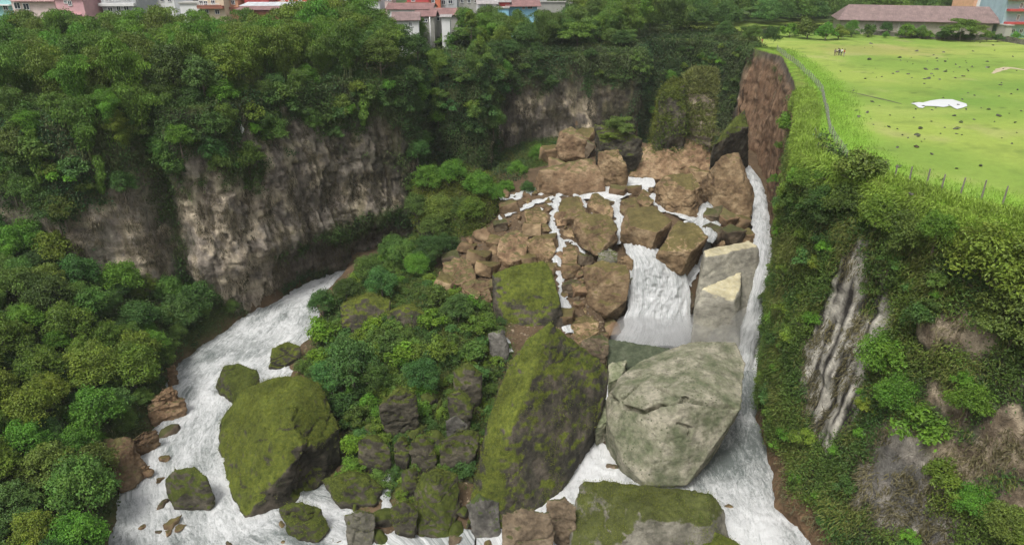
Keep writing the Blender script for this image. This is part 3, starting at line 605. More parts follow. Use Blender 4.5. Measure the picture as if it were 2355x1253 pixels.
boulder("leaning_slab", [(1267,738,16.9),(1396,838,9.5),(1399,878,7.6),(1380,960,4.4),(1330,1068,.8),(1272,1160,-.5),(1150,1222,0),(1080,1222,0),(1070,1185,.4),(1222,870,12.9),(1172,985,8.9),(1116,1100,4.4),(1122,960,8.0),(1172,832,12.2),(1215,775,15.2)],
        M_slab, "towering leaning slab with mossy ridge in the middle of the gorge", shrink=.82, back=(.5, .5), amp=.2, sc=4, moss=.66, crack=.2, smooth=1)
boulder("upright_slab", [(1131,628,13),(1180,610,13.8),(1250,597,14.3),(1272,622,13.4),(1290,700,9.5),(1303,770,4),(1240,790,3.5),(1180,800,3),(1150,780,3.5),(1133,700,8)],
        M_moss, "dark green mossy slab standing upright beside the brown rubble", shrink=.95, back=(0, 2.5), zb=2, amp=.2, moss=.6)
boulder("pale_boulder", [(1538,803,8.6),(1592,784,9.9),(1690,786,9.8),(1714,835,9.2),(1704,938,8.6),(1690,950,7.8),(1560,934,10.2),(1420,905,8.0),(1394,915,6.0),(1398,975,4.6),(1435,1062,2.6),(1482,1116,1.2),(1580,1116,1.2),(1428,862,7.2),(1470,832,8.0)],
        M_pale, "giant pale grey green boulder with cracked top below the main fall", shrink=.86, back=(-1, 1.5), amp=.16, sc=3, crack=.0, vox=.13, smooth=1)
boulder("flat_slab", [(1332,1108,4.2),(1400,1102,4.6),(1560,1122,5.0),(1636,1136,4.6),(1664,1168,3.6),(1676,1240,1.4),(1680,1320,0),(1300,1330,0),(1312,1200,1.6),(1322,1150,3.2),(1500,1190,5.6),(1640,1210,4.2)],
        M_greym, "broad flat slab with mossy top lying below the giant pale boulder", amp=.35, sc=3.4, moss=.5)
boulder(B, [(1590,1222,3.4),(1640,1214,3.9),(1700,1248,3.2),(1740,1290,1.8),(1740,1340,0),(1590,1340,0)], M_moss, "low mossy rock overlapping the flat slab at the river edge", amp=.3, moss=.8, zb=-1)
boulder("block", [(1385,915,4.6),(1408,932,4.8),(1408,958,4.2),(1372,986,3.2),(1356,962,3.4)], M_pale, "small pale block wedged between the leaning slab and the giant boulder", zb=0)
boulder("boulder", [(1340,780,6.8),(1385,762,7.2),(1402,775,7),(1400,815,5),(1385,828,4.5),(1330,800,5.4)], M_wet, "smooth grey boulder beside the foot of the main fall", zb=1)
boulder("boulder", [(1400,778,5.2),(1480,795,4.6),(1540,800,4.8),(1540,838,3.4),(1480,848,3),(1400,842,3.2),(1390,808,4.4)], M_ledge, "smooth greenish ledge just in front of the main fall", zb=-1, amp=.2, crack=0)
boulder("boulder", [(1402,838,4.4),(1440,828,4.6),(1428,868,4),(1400,880,3.6)], M_pale, "small pale rock behind the tip of the leaning slab", zb=0)
BR = "brown_boulder"
boulder(BR, [(1312,745,5.8),(1345,725,6.6),(1376,738,6.6),(1380,760,5.6),(1330,790,4),(1310,765,4.6)], M_brown, "brown boulder left of the falls above the smooth grey boulder", zb=2.5)
boulder(BR, [(1342,612,12.2),(1382,598,12.8),(1440,606,12.4),(1450,640,11),(1444,690,8),(1392,726,5.5),(1352,702,6.6),(1345,650,9.5)], M_brown, "large rounded orange brown boulder left of the main fall", zb=3, back=(0, 2), amp=.5, crack=.15)
boulder(BR, [(1372,580,13.6),(1400,570,14),(1422,580,13.8),(1422,600,12.8),(1380,603,12.4)], M_greym, "olive green rounded boulder above the large rounded brown one", zb=10.5)
boulder(BR, [(1426,590,13),(1445,584,13.4),(1460,597,12.8),(1456,608,12.2),(1430,602,12.2)], M_brown, "small brown boulder at the lip of the main fall", zb=10)
boulder(BR, [(1322,500,16.8),(1345,490,17.2),(1400,492,16.9),(1422,525,16),(1420,555,13.8),(1372,590,12.4),(1335,568,12.8),(1318,530,14.8)], M_brown, "broad brown boulder with crumbling top in the centre of the cascade", zb=11.5, back=(0, 1.2), amp=.5)
boulder("brown_block", [(1440,478,18.2),(1502,474,18.6),(1548,506,17.6),(1530,545,15.2),(1492,586,13),(1428,548,13.8),(1426,536,15.5),(1450,520,17.4),(1512,536,17)], M_brown, "long square brown block tilted over the start of the main fall", zb=11, back=(0, 1.2), amp=.28, sc=2.4)
boulder("brown_block", [(1560,507,17.8),(1602,514,17.6),(1628,545,16.2),(1600,590,13.2),(1566,632,10.8),(1506,602,12),(1512,578,14.6),(1588,580,15.4)], M_brown, "square brown block on the right lip of the main fall", zb=9.5, back=(0, 1.6), amp=.28, sc=2.4)
boulder("brown_block", [(1530,402,21.6),(1592,398,21.8),(1612,430,20.2),(1606,488,15.6),(1584,507,14.4),(1535,494,15),(1506,458,16.6),(1508,424,20),(1590,440,20)], M_brown, "big square brown rock standing above the cascade", zb=13, back=(0, 2), amp=.35)
boulder("peaked_rock", [(1662,352,26),(1700,348,26.4),(1706,392,23.5),(1734,450,18.5),(1726,512,14.6),(1690,504,14.8),(1640,478,15.8),(1608,420,19),(1650,388,23)], M_brown, "tall peaked dark brown rock beside the narrow torrent", zb=13, back=(0, 2.5), amp=.45)
boulder(BR, [(1290,456,17.2),(1330,450,17.6),(1350,490,15.8),(1340,503,14.8),(1290,505,14.6),(1284,478,16)], M_brown, "flat topped brown rock right of the thin stream", zb=13, amp=.3)
boulder(BR, [(1362,446,17.6),(1376,442,17.8),(1412,478,16.4),(1410,498,15),(1395,500,14.8),(1350,470,16)], M_brown, "tilted brown slab between two white rills", zb=13, amp=.25)
boulder(BR, [(1430,462,17),(1460,455,17.4),(1470,478,16.6),(1440,492,15.6),(1425,484,15.6)], M_brown, "brown rock just above the long tilted block", zb=13)
boulder(BR, [(1207,552,14),(1240,538,14.6),(1272,548,14),(1280,575,12.4),(1262,596,11.2),(1222,590,11.2)], M_brown, "square olive brown boulder left of the thin stream", zb=9.5, amp=.3)
boulder(BR, [(1295,570,13),(1315,560,13.4),(1330,580,12.6),(1325,608,11),(1292,606,11)], M_brown, "brown boulder right of the thin stream, half way down", zb=9, amp=.3)
boulder(BR, [(1292,655,9.8),(1312,640,10.2),(1336,648,9.8),(1334,688,7.6),(1298,692,7.2)], M_wet, "grey brown boulder right of the thin stream beside the upright slab", zb=6, amp=.3)
boulder(BR, [(1150,545,14.2),(1188,528,14.6),(1215,545,14),(1208,590,11.8),(1170,608,10.8),(1142,590,11.4)], M_earth, "smooth earthy boulder in the upper rubble", zb=9, amp=.35)
boulder(BR, [(1205,482,16.4),(1240,472,16.8),(1262,498,15.6),(1255,525,14),(1215,520,14.2)], M_brown, "split brown boulder near the top of the rubble", zb=12, amp=.35)
boulder(BR, [(1062,655,9.4),(1090,640,10),(1125,650,9.6),(1132,690,7.6),(1100,700,7),(1060,680,7.8)], M_earth, "smooth brown boulder left of the upright slab", zb=5, amp=.3)
boulder(BR, [(1018,605,11),(1045,590,11.6),(1085,600,11.4),(1095,640,9.8),(1050,655,9),(1020,640,9.4)], M_earth, "earthy brown rock mass at the edge of the green mound", zb=6, amp=.5)
boulder(BR, [(1005,640,9.6),(1030,630,10),(1040,655,9.2),(1010,668,8.4)], M_earth, "small reddish rock at the edge of the green mound", zb=6)
boulder("earth_bank", [(1240,392,20.6),(1300,372,21.4),(1362,362,21.8),(1392,410,18.4),(1396,438,16.2),(1300,446,16),(1235,440,16.2),(1228,420,17)], M_earth, "smooth heap of bare brown earth above the pool", cat="earth heap", zb=13, amp=.4, sc=4, crack=.1)
boulder(BR, [(1375,350,23),(1420,342,23.6),(1440,380,21),(1446,408,18.2),(1400,414,17.6),(1372,385,20)], M_brown, "brown rock standing right of the bare earth heap", zb=15, amp=.4)
boulder(BR, [(1285,300,26.5),(1315,290,27),(1350,325,25),(1345,362,21.6),(1290,365,21),(1278,335,23.4)], M_earth, "brown crag with broken top behind the bare earth heap", zb=16, back=(0, 2), amp=.6)
boulder(BR, [(1365,285,27.6),(1420,290,27.4),(1478,320,25.4),(1480,355,22),(1440,362,21.4),(1380,330,24)], M_mossd, "dark overhanging crag under the rear bushes", zb=17, back=(0, 2), amp=.6)
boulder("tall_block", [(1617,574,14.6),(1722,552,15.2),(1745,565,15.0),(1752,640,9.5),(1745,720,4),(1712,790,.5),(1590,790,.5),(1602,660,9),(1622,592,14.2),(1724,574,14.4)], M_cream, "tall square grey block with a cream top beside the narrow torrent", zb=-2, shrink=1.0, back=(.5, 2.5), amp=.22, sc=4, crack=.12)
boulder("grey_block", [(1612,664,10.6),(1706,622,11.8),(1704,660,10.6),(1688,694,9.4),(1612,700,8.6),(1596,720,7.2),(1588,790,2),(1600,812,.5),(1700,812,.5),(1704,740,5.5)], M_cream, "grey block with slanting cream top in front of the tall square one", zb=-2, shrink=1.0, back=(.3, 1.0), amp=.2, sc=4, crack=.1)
boulder(BR, [(1555,672,7.5),(1585,662,8),(1600,690,6.6),(1590,720,4.6),(1560,705,5.2)], M_wet, "wet rounded rock breaking the right side of the main fall", zb=1)
boulder(BR, [(1448,640,10),(1460,634,10.2),(1464,670,7.8),(1452,690,6.4)], M_greym, "narrow green rock at the left side of the main fall", zb=3)
boulder(B, [(515,842,4.4),(545,835,4.6),(590,852,4),(597,870,3),(580,905,.6),(540,935,0),(508,915,0),(497,885,1)], M_mossd, "rounded boulder with mossy cap in mid river above the huge square one", zb=-2, amp=.3, moss=.5)
boulder(B, [(625,800,3.2),(660,785,3.6),(690,795,3.2),(692,815,2),(650,845,.4),(618,845,.4)], M_moss, "small moss capped rock at the right bank of the river", zb=-1, amp=.3, moss=.5)
boulder(B, [(400,1080,4.4),(450,1072,4.8),(475,1100,4),(493,1140,1.6),(480,1172,0),(400,1172,0),(378,1135,1),(378,1100,2.4)], M_mossd, "brown boulder with patchy moss standing alone in the lower river", zb=-2, amp=.35, moss=.25)
for pts, lab in [([(1155,1180,5),(1200,1165,5.6),(1262,1178,5.4),(1276,1220,3.6),(1270,1310,0),(1155,1310,0)], "reddish brown boulder below the leaning slab"),
                 ([(1258,1150,5),(1300,1142,5.4),(1325,1160,4.8),(1326,1215,2.4),(1290,1240,1),(1262,1200,2.6)], "brown boulder between the leaning slab and the flat slab")]:
    boulder(BR, pts, M_wet, lab, zb=-1, amp=.4)
for pts, mt, lab in [
    ([(640,1168,2.6),(690,1150,3.2),(740,1170,2.8),(757,1215,.6),(730,1248,0),(670,1240,0)], M_mossd, "dark mossy boulder between two arms of white water"),
    ([(790,1185,3),(830,1168,3.4),(860,1180,3.2),(862,1230,1.2),(850,1262,0),(800,1262,0)], M_greym, "smooth grey boulder right of the white water"),
    ([(735,1100,2.8),(800,1080,3.6),(850,1095,3.4),(880,1120,2.8),(860,1160,1.2),(780,1165,.8)], M_mossd, "low mossy rock with shrubs behind the huge square boulder"),
    ([(820,1010,6),(860,998,6.4),(900,1030,5.4),(902,1070,3.2),(870,1090,2.2),(820,1060,3.2)], M_mossd, "dark boulder with lime shrub at the foot of the mound"),
    ([(940,1015,6.4),(965,1003,6.6),(1000,1020,6),(1008,1060,4),(985,1078,3),(940,1065,3.4)], M_mossd, "round boulder with yellow green cap among dark rocks"),
    ([(1010,1010,7),(1060,990,7.4),(1105,990,7),(1095,1050,4.6),(1060,1068,3.6),(1012,1060,4)], M_mossd, "wide dark boulder beside the foot of the leaning slab"),
    ([(1030,905,8),(1060,895,8.2),(1085,915,7.6),(1085,955,5.8),(1050,966,5),(1030,940,6)], M_mossd, "rounded dark boulder below the leafy mound"),
    ([(1020,970,7),(1050,958,7.2),(1080,975,6.8),(1070,998,5.4),(1025,995,5.4)], M_dark, "flat dark rock under the rounded boulder"),
    ([(868,930,8),(920,890,9),(960,905,8.6),(965,945,6.6),(930,975,4.8),(875,960,5.4)], M_mossd, "dark overhanging rock in the middle of the mound"),
    ([(1040,850,9.4),(1075,835,9.8),(1110,860,9),(1108,895,7.2),(1050,900,6.8)], M_mossd, "mossy rock high on the mound near the leaning slab"),
    ([(780,700,8.2),(850,670,9.6),(900,690,9.4),(900,740,6.8),(840,765,5),(785,750,5.4)], M_moss, "long grassy rock outcrop at the top of the mound"),
    ([(890,715,9.2),(950,695,9.8),(980,720,9.2),(985,765,6.4),(930,785,5.4),(890,765,6)], M_moss, "grassy outcrop with dark side right of the long one"),
    ([(965,1090,5),(1010,1075,5.6),(1055,1090,5.2),(1060,1160,2),(1030,1240,0),(960,1235,0),(950,1150,2.6)], M_mossd, "tall dark rock face with mossy rim below the round boulder"),
    ([(922,1085,4.4),(960,1075,4.8),(965,1130,2.4),(930,1140,2)], M_mossd, "small dark rock left of the tall dark face"),
    ([(895,1165,3.4),(940,1150,4),(965,1175,3.4),(955,1230,.8),(905,1225,.8)], M_mossd, "mossy rock by the bottom trickle"),
    ([(1150,1150,2.6),(1100,1130,3),(1070,1160,2.4),(1090,1240,0),(1150,1240,0)], M_dark, "dark rock under the foot of the leaning slab"),
    ([(905,1020,5.6),(930,1000,6),(945,1030,5.4),(938,1070,3.4),(905,1060,3.6)], M_mossd, "narrow dark boulder between two rounder ones"),
    ([(1120,765,8),(1160,755,8.4),(1172,800,6.4),(1165,830,5),(1125,820,5.2)], M_dark, "grey slab beside the thin trickle")]:
    boulder(B, pts, mt, lab, zb=-1.5, amp=.3, sc=2.4, moss=.62 if mt is not M_dark else 0, dome=.9, shrink=.6, smooth=12)
# bank rocks on the left shore
for pts, lab in [([(372,895,4.4),(395,885,4.6),(425,925,1.6),(428,955,0),(350,978,.5),(340,930,3)], "brown ledge where trees meet the river bend"),
                 ([(380,845,3.6),(405,838,3.6),(408,872,.6),(385,880,.8)], "small brown ledge at the upper river bend"),
                 ([(330,990,3.4),(365,985,3),(362,1025,.6),(300,1050,.8),(290,1015,3)], "layered reddish rock on the left shore"),
                 ([(240,1010,4.4),(300,1005,3.8),(330,1060,1),(320,1110,.6),(275,1120,1.6),(250,1060,3.4)], "worn brown bank under the trees on the left shore"),
                 ([(325,1070,1.8),(345,1065,1.8),(346,1090,.4),(328,1095,.4)], "squarish stone beside the worn bank")]:
    boulder("shore_rock", pts, M_earth, lab, cat="rock", zb=-1.5, amp=.45, sc=1.8, strat=.25)

# the long crack and broken ledge across the giant pale boulder
PB = [b for b in BOULD if b[0].name.startswith("pale_boulder")][0]
def carve(b, path, wid, dep, mat=None):
    o, q, org = b[0], b[1], b[2]; bv = BVHTree.FromPolygons([tuple(Vector(v.co) + Vector(org)) for v in q.vertices], [tuple(p.vertices) for p in q.polygons]); pts = []
    P = [np.array(ray(*a)) for a in path]
    for a, c in zip(path[:-1], path[1:]):
        for k in np.linspace(0, 1, 24):
            h = bv.ray_cast(Vector((0, 0, CAMZ)), Vector(ray(a[0] + (c[0] - a[0]) * k, a[1] + (c[1] - a[1]) * k)))
            if h[0] is not None: pts.append(tuple(h[0] - Vector(org)))
    n = len(q.vertices); co = np.empty(n * 3, np.float32); q.vertices.foreach_get("co", co); co = co.reshape(-1, 3); no = np.empty(n * 3, np.float32); q.vertex_normals.foreach_get("vector", no); no = no.reshape(-1, 3)
    dm = np.full(n, 9.0)
    for p in pts: dm = np.minimum(dm, np.linalg.norm(co - np.array(p), axis=1))
    co -= no * (dep * ss(wid, wid * .2, dm))[:, None]; q.vertices.foreach_set("co", co.ravel()); q.update()
carve(PB, [(1437,935),(1480,948),(1520,930),(1560,925),(1578,918)], .34, 1.1)
carve(PB, [(1578,918),(1620,925),(1655,932),(1690,938)], .6, 1.3)
carve(PB, [(1510,888),(1545,905),(1578,918)], .34, .8); carve(PB, [(1430,918),(1450,900),(1470,882)], .3, .7); carve(PB, [(1455,868),(1478,852)], .3, .7)
B1_ = [b for b in BOULD if b[0].name.startswith('mossy_boulder')][0]; carve(B1_, [(705,1062),(720,1090),(700,1120)], 2.4, 1.5)
carve(PB, [(1560,975),(1590,985),(1585,1000)], .3, .5); carve(PB, [(1400,905),(1420,925)], .35, .9)
# small rocks: a few shapes copied, each stone its own object
def rockshape(seed, el=(1, 1, .8), vox=.075):
    r = np.random.RandomState(seed); a = r.normal(size=(11, 3)); a /= np.linalg.norm(a, axis=1)[:, None]; a *= np.array(el) * (.85 + .25 * r.rand(11, 1)) * .5
    V, F = hull([tuple(p) for p in a]); q = remesh("rock", np.array(V), F, vox, 2); rough(q, .08, .5, seed, .03); return q
SH = [rockshape(i, e) for i, e in enumerate([(1.1,.9,.7),(1,1,.8),(1.5,.8,.6),(.9,.9,.9),(1.2,1,.55),(1.6,1,.8),(1,.7,.9)])]
SHM = {}
def stone(name, p, w, mat, label, group, rng, flat=1.0, cat="rock", sink=.22):
    k = rng.randint(len(SH)); key = (k, mat.name)
    if key not in SHM: q = SH[k].copy(); q.materials.append(mat); SHM[key] = q
    o = bpy.data.objects.new(name, SHM[key]); o.location = (p[0], p[1], p[2] + w * (.3 - sink) * flat)
    o.rotation_euler = (rng.uniform(-.35, .35), rng.uniform(-.35, .35), rng.uniform(0, 6.28)); s = w * rng.uniform(.9, 1.1)
    o.scale = (s, s * rng.uniform(.8, 1.1), s * flat); COL.objects.link(o); return tag(o, label, cat, group)
rg = np.random.RandomState(5)
def pscale(p): return FPX / (p[1] * math.cos(PITCH) + (CAMZ - p[2]) * math.sin(PITCH))
# named stones in the river
for (a, b, w, lab) in [(375,1054,24,"small rounded stone alone upstream of the big river boulder"),(365,1098,30,"squarish stone left of the big river boulder"),(403,1078,22,"pointed stone leaning on the big river boulder"),
    (368,1150,40,"flat oval stone below the left side of the big river boulder"),(395,1190,50,"long slanting stone just downstream of the big river boulder"),(388,1220,26,"upright oblong stone below the long slanting one"),
    (365,1219,18,"dark little stone left of the upright oblong one"),(413,1210,22,"brown stone with wet foot right of the upright oblong one"),(326,1212,14,"tiny stone near the tree covered shore"),(395,990,66,"long tapering stone jutting from the left shore"),
    (655,1240,24,"brown stone in foam beside the dark mossy boulder"),(640,1205,36,"pointed brown rock against the dark mossy boulder"),(767,1237,15,"small stone in the white arm of water"),(782,1243,17,"second small stone in the white arm of water"),
    (520,1250,26,"dark stone tip at the bottom of the river"),(1050,1240,52,"rounded pale stone in the lower pool"),(1120,1250,30,"stone beside the rounded pale one"),(1408,1067,32,"square grey stone in the still water under the giant boulder"),
    (1395,1015,26,"brown stone by the still water"),(1672,1160,30,"reddish wet rock awash right of the flat slab"),(680,820,30,"brown stone on the right river bank"),(710,812,34,"second brown stone on the right river bank"),(668,838,18,"pebble sized stone at the water edge below the bank stones")]:
    p = Wz(a, b + w * .2, 0.0); stone("river_stone", p, w / pscale(p) * 1.05, M_brown if rg.rand() < .6 else M_wet, lab, None, rg, .9)
# rubble slope
RUB = [(1150,452),(1175,470),(1205,455),(1235,450),(1260,465),(1215,470),(1250,480),(1190,500),(1130,505),(1165,520),(1120,545),(1095,560),(1135,575),(1112,590),(1180,610),(1200,560),(1245,520),(1262,535),(1300,515),(1310,540),(1335,600),(1318,620),(1300,630),
       (1335,630),(1350,590),(1310,715),(1330,705),(1345,715),(1370,740),(1395,745),(1410,752),(1425,745),(1385,770),(1300,680),(1080,610),(1060,575),(1100,630),(1130,620),(1160,640),(1040,620),(1240,610),(1280,590),(1275,620),(1200,610),(1290,490),(1330,440),
       (1385,432),(1445,438),(1465,432),(1478,448),(1500,440),(1490,462),(1450,450),(1640,505),(1660,515),(1680,508),(1700,520),(1710,505),(1690,535),(1670,545),(1650,530),(1720,540),(1640,550),(1660,560),(1480,500),(1375,1000),(1350,1010),(1360,1040),(1345,1060),(1370,1055),(1355,985),(1000,675),(1030,680),(1100,545),(1085,540),(1175,560),(1185,575)]
for (a, b) in RUB:
    a += rg.uniform(-5, 5); b += rg.uniform(-4, 4); p = hit(a, b); w = rg.choice([22, 28, 36, 46], p=[.3, .35, .25, .1]) / pscale(p)
    z_ = "loose brown rock lying on the rubble slope left of the main fall" if a < 1350 else ("brown rock among the blocks around the upper cascade" if b < 600 else "rock piled beside the foot of the giant pale boulder" if b > 900 else "rock at the left foot of the main fall")
    stone("rubble_rock", p, w, M_brown if rg.rand() < .7 else M_earth, z_, "rocks " + z_.split(' ', 2)[2][:40], rg)
def blockshape(seed):
    r = np.random.RandomState(seed); V = [(x * .5 * r.uniform(.6, 1.05), y * .42 * r.uniform(.6, 1.05), z * .34 * r.uniform(.6, 1.1)) for x in (-1, 1) for y in (-1, 1) for z in (-1, 1)] + [tuple(r.uniform(-.5, .5, 3) * (1, .9, .7)) for _ in range(3)]
    V, F = hull(V); q = remesh("block", np.array(V), F, .035, 1); rough(q, .035, .45, seed, .02); return q
SH2 = [blockshape(i + 200) for i in range(7)]; SH_old = SH; SH = SH2; SHM2 = SHM; SHM = {}
for (a, b, w) in [(1170,480,40),(1225,530,46),(1190,560,44),(1260,560,40),(1300,500,38),(1325,470,34),(1100,600,52),(1060,625,44),(1130,660,40),(1035,600,40),(1075,570,36),(1120,620,44),(1310,620,34),(1345,600,38),(1330,670,36),(1300,730,40),(1345,745,34),(1400,750,40),(1425,760,30),(1420,445,38),(1455,440,34),(1480,470,36),(1395,470,30),
    (1640,500,44),(1665,510,50),(1700,515,42),(1640,535,40),(1680,545,44),(1715,548,36),(1300,400,60),(1270,360,56),(1345,320,50),(1400,395,46),(1440,350,60),(1470,390,56),(1500,385,44),(1335,345,56),(1250,430,40),(1490,405,40),(1620,410,44),(1590,395,36),(1025,655,44),(1000,675,30),(1090,680,34),(1150,520,36),(1140,560,34),(1215,600,40),(1265,620,34),(1165,635,36),(1370,1020,40),(1350,1050,36),(1375,985,36),(1340,1000,30),(1375,1060,28),(1390,840,34)]:
    p = hit(a, b + 6); stone("rubble_rock", p, w * 1.15 / pscale(p), [M_brown, M_brown, M_earth, M_wet][rg.randint(4)] if b < 900 else M_wet, "angular %s block %s" % ("brown" if b < 900 else "wet", "high in the rubble slope" if b < 580 and a < 1340 else "low in the rubble slope" if a < 1340 and b < 800 else "among rocks behind the pool" if b < 430 else "beside the upper cascade" if b < 600 else "at the left foot of the main fall" if b < 900 else "beside the giant pale boulder"), "angular blocks of the rockfall", rg, sink=.12)
SH = SH_old; SHM = SHM2
for i in range(150):
    a = rg.uniform(1040, 1345); b = rg.uniform(445, 735); p = hit(a, b)
    if zone_green(p[0], p[1]) > .3: continue
    stone("rubble_rock", p, rg.uniform(7, 17) / pscale(p), [M_brown, M_earth, M_wet][rg.randint(3)], "small rock of the rubble slope beside the thin stream", "small rocks of the rubble slope", rg)

for (a, b) in [(770,1150),(870,1150),(890,1010),(975,990),(1000,1100),(930,1130),(975,1160),(1060,1180),(1075,1110),(1050,1230),(870,1240),(885,1200),(780,1210),(1000,1010),(1100,1085),(1120,1060),(960,1000),(1025,880),(985,935),(1095,940),(1010,945),(850,985),(1130,1235),(905,975),(830,1160),(1085,1200),(1110,800),(1140,850)]:
    p = hit(a + rg.uniform(-6, 6), b + rg.uniform(-6, 6)); stone("dark_rock", p, rg.uniform(36, 62) / pscale(p), M_mossd, "dark mossy rock wedged among the boulders %s" % ("at the foot of the mound" if b > 1040 else "on the lower mound"), "dark mossy rocks %s" % ("at the foot of the mound" if b > 1040 else "on the lower mound"), rg)
# gravel and cobbles too many to count: one mass
def bake(name, items, mat, label, col=None, kind="stuff"):
    Vs, Fs, Cs, n = [], [], [], 0
    for me, M, tint_ in items:
        if me.name not in BK:
            k = len(me.vertices); co = np.empty(k * 3, np.float32); me.vertices.foreach_get("co", co); li = np.empty(len(me.loops), np.int32); me.loops.foreach_get("vertex_index", li)
            ca = None
            if "Col" in me.color_attributes: ca = np.empty(k * 4, np.float32); me.color_attributes["Col"].data.foreach_get("color", ca); ca = ca.reshape(-1, 4)[:, :3]
            BK[me.name] = (co.reshape(-1, 3), li.reshape(-1, 4), ca)
        co, f, ca = BK[me.name]; A3 = np.array(M)[:3, :3]; Vs.append(co @ A3.T + np.array(M)[:3, 3]); Fs.append(f + n); n += len(co)
        Cs.append((ca if ca is not None else np.ones((len(co), 3)) * .2) * np.array(tint_))
    return obj(name, mesh_arr(name, np.concatenate(Vs), np.concatenate(Fs), mat, col=np.concatenate(Cs), smooth=False), kind=kind, label=label)
BK = {}
pebs = []
for i in range(4):
    r = np.random.RandomState(i + 60); a = r.normal(size=(8, 3)); a /= np.linalg.norm(a, axis=1)[:, None]; a *= .5 * np.array([1, .85, .65]); V, F = hull([tuple(p) for p in a]); q = remesh("pebble", np.array(V), F, .22, 0)
    q2 = bpy.data.meshes.new("pebble%d" % i); q2.from_pydata([tuple(v.co) for v in q.vertices], [], [tuple(p.vertices) for p in q.polygons if len(p.vertices) == 4]); pebs.append(q2)
its = []
for i in range(4200):
    if i < 1900 or i > 2700: a, b = rg.uniform(1010, 1440), rg.uniform(435, 790)
    elif i < 2150: a, b = rg.uniform(1340, 1440), rg.uniform(985, 1090)
    elif i < 2350: a, b = rg.uniform(1620, 1730), rg.uniform(495, 560)
    elif i < 2500: a, b = rg.uniform(640, 730), rg.uniform(790, 860)
    else: a, b = rg.uniform(800, 1100), rg.uniform(1040, 1240)
    p = hit(a, b)
    if zone_green(p[0], p[1]) > .6 and i < 1900: continue
    if p[2] < .1 or (i < 2500 and p[2] < .2): continue
    w = rg.uniform(.25, .75) if rg.rand() < .8 else rg.uniform(.7, 1.25); M = Matrix.Translation(p) @ Matrix.Rotation(rg.uniform(0, 6.3), 4, 'Z') @ Matrix.Rotation(rg.uniform(-.5, .5), 4, 'X') @ Matrix.Diagonal((w, w * rg.uniform(.7, 1.1), w * rg.uniform(.5, .9), 1))
    c = [(.75,.54,.33), (1.1,.82,.53), (.68,.58,.44), (1.4,1.1,.76)][rg.randint(4)]; its.append((pebs[rg.randint(4)], M, c))
bake("rubble", its, attrmat("rubble_stone", scale=2.5, amp=.3, bump=.5), "loose cobbles and gravel spread between the boulders")
# ------------------------------------------------------------ foliage
def unit(a): return a / (np.linalg.norm(a, axis=-1, keepdims=True) + 1e-9)
def quads(P, D, Nn, L, Wd, col, droop=.25):
    """one rhombic leaf per row, folded a little along its rib"""
    D = unit(D); Sd = unit(np.cross(D, Nn)); up = np.cross(Sd, D)
    L = np.asarray(L).reshape(-1, 1) * np.ones((len(P), 1)); Wd = np.asarray(Wd).reshape(-1, 1) * np.ones((len(P), 1))
    V = np.stack([P, P + D * L * .5 + Sd * Wd * .5 + up * L * .05, P + D * L - up * L * droop, P + D * L * .5 - Sd * Wd * .5 + up * L * .05], 1)
    return V.reshape(-1, 3), np.arange(len(P) * 4).reshape(-1, 4), np.repeat(col, 4, 0)
GREEN = np.array([.092, .178, .034]); 
def tint(base, n, rng, var=.3, yel=.25):
    base = np.asarray(base, float) * np.ones((n, 3)); k = 1 + var * rng.uniform(-1, 1, (n, 1)); y = yel * rng.uniform(0, 1, (n, 1))
    return np.clip(base * k * (1 + y * np.array([[.9, .35, -.1]])), .004, 1)
def rsph(n, rng): return unit(rng.normal(size=(n, 3)))
class LB:
    def __init__(s): s.V = []; s.F = []; s.C = []; s.n = 0
    def add(s, V, F, C): s.V.append(V); s.F.append(F + s.n); s.C.append(C); s.n += len(V)
    def mesh(s, name, mat): return mesh_arr(name, np.concatenate(s.V), np.concatenate(s.F), mat, col=np.concatenate(s.C), smooth=False)
def clump(lb, rng, c, r, n, col, L=.38, Wd=.24, flat=.75, out=.35):
    d = rsph(n, rng); d[:, 2] = np.where(d[:, 2] < -.45, -d[:, 2] * .7, d[:, 2]); d = unit(d)
    rad = r * (1 - .35 * rng.rand(n, 1) ** 2) * (1 + .55 * (rng.rand(n, 1) > .86)) * (1 + .25 * fbm(d * 2 + c, 1, 2, 3)[:, None])
    P = c + d * rad * np.array([1, 1, flat]); Nn = unit(d + .55 * rng.normal(size=(n, 3)) + np.array([0, 0, .5]))
    D = unit(np.cross(Nn, rng.normal(size=(n, 3))) + out * d + np.array([0, 0, -.25]))
    lb.add(*quads(P, D, Nn, L * rng.uniform(.7, 1.3, n), Wd * rng.uniform(.7, 1.2, n), col))
def crown_broad(seed, Rr, H, nc, nl, L=.38, flatc=.8, base=GREEN, spread=.24):
    rng = np.random.RandomState(seed); lb = LB()
    for i in range(nc):
        d = rsph(1, rng)[0]; d[2] = abs(d[2]) * 1.25 - .42; k = rng.uniform(.5, 1) ; c = np.array([d[0] * Rr * k * .92, d[1] * Rr * k * .92, H * .56 + d[2] * H * .42 * k + rng.uniform(-.3, .3)])
        r = Rr * spread * rng.uniform(.5, 1.35); b = np.array(base) * rng.uniform(.8, 1.22) * (1 + rng.uniform(0, .35) * np.array([.7, .25, 0]))
        clump(lb, rng, c, r, int(nl * (r / (Rr * spread)) ** 2), tint(b, int(nl * (r / (Rr * spread)) ** 2), rng, .28), L, L * .6, flatc)
    return lb
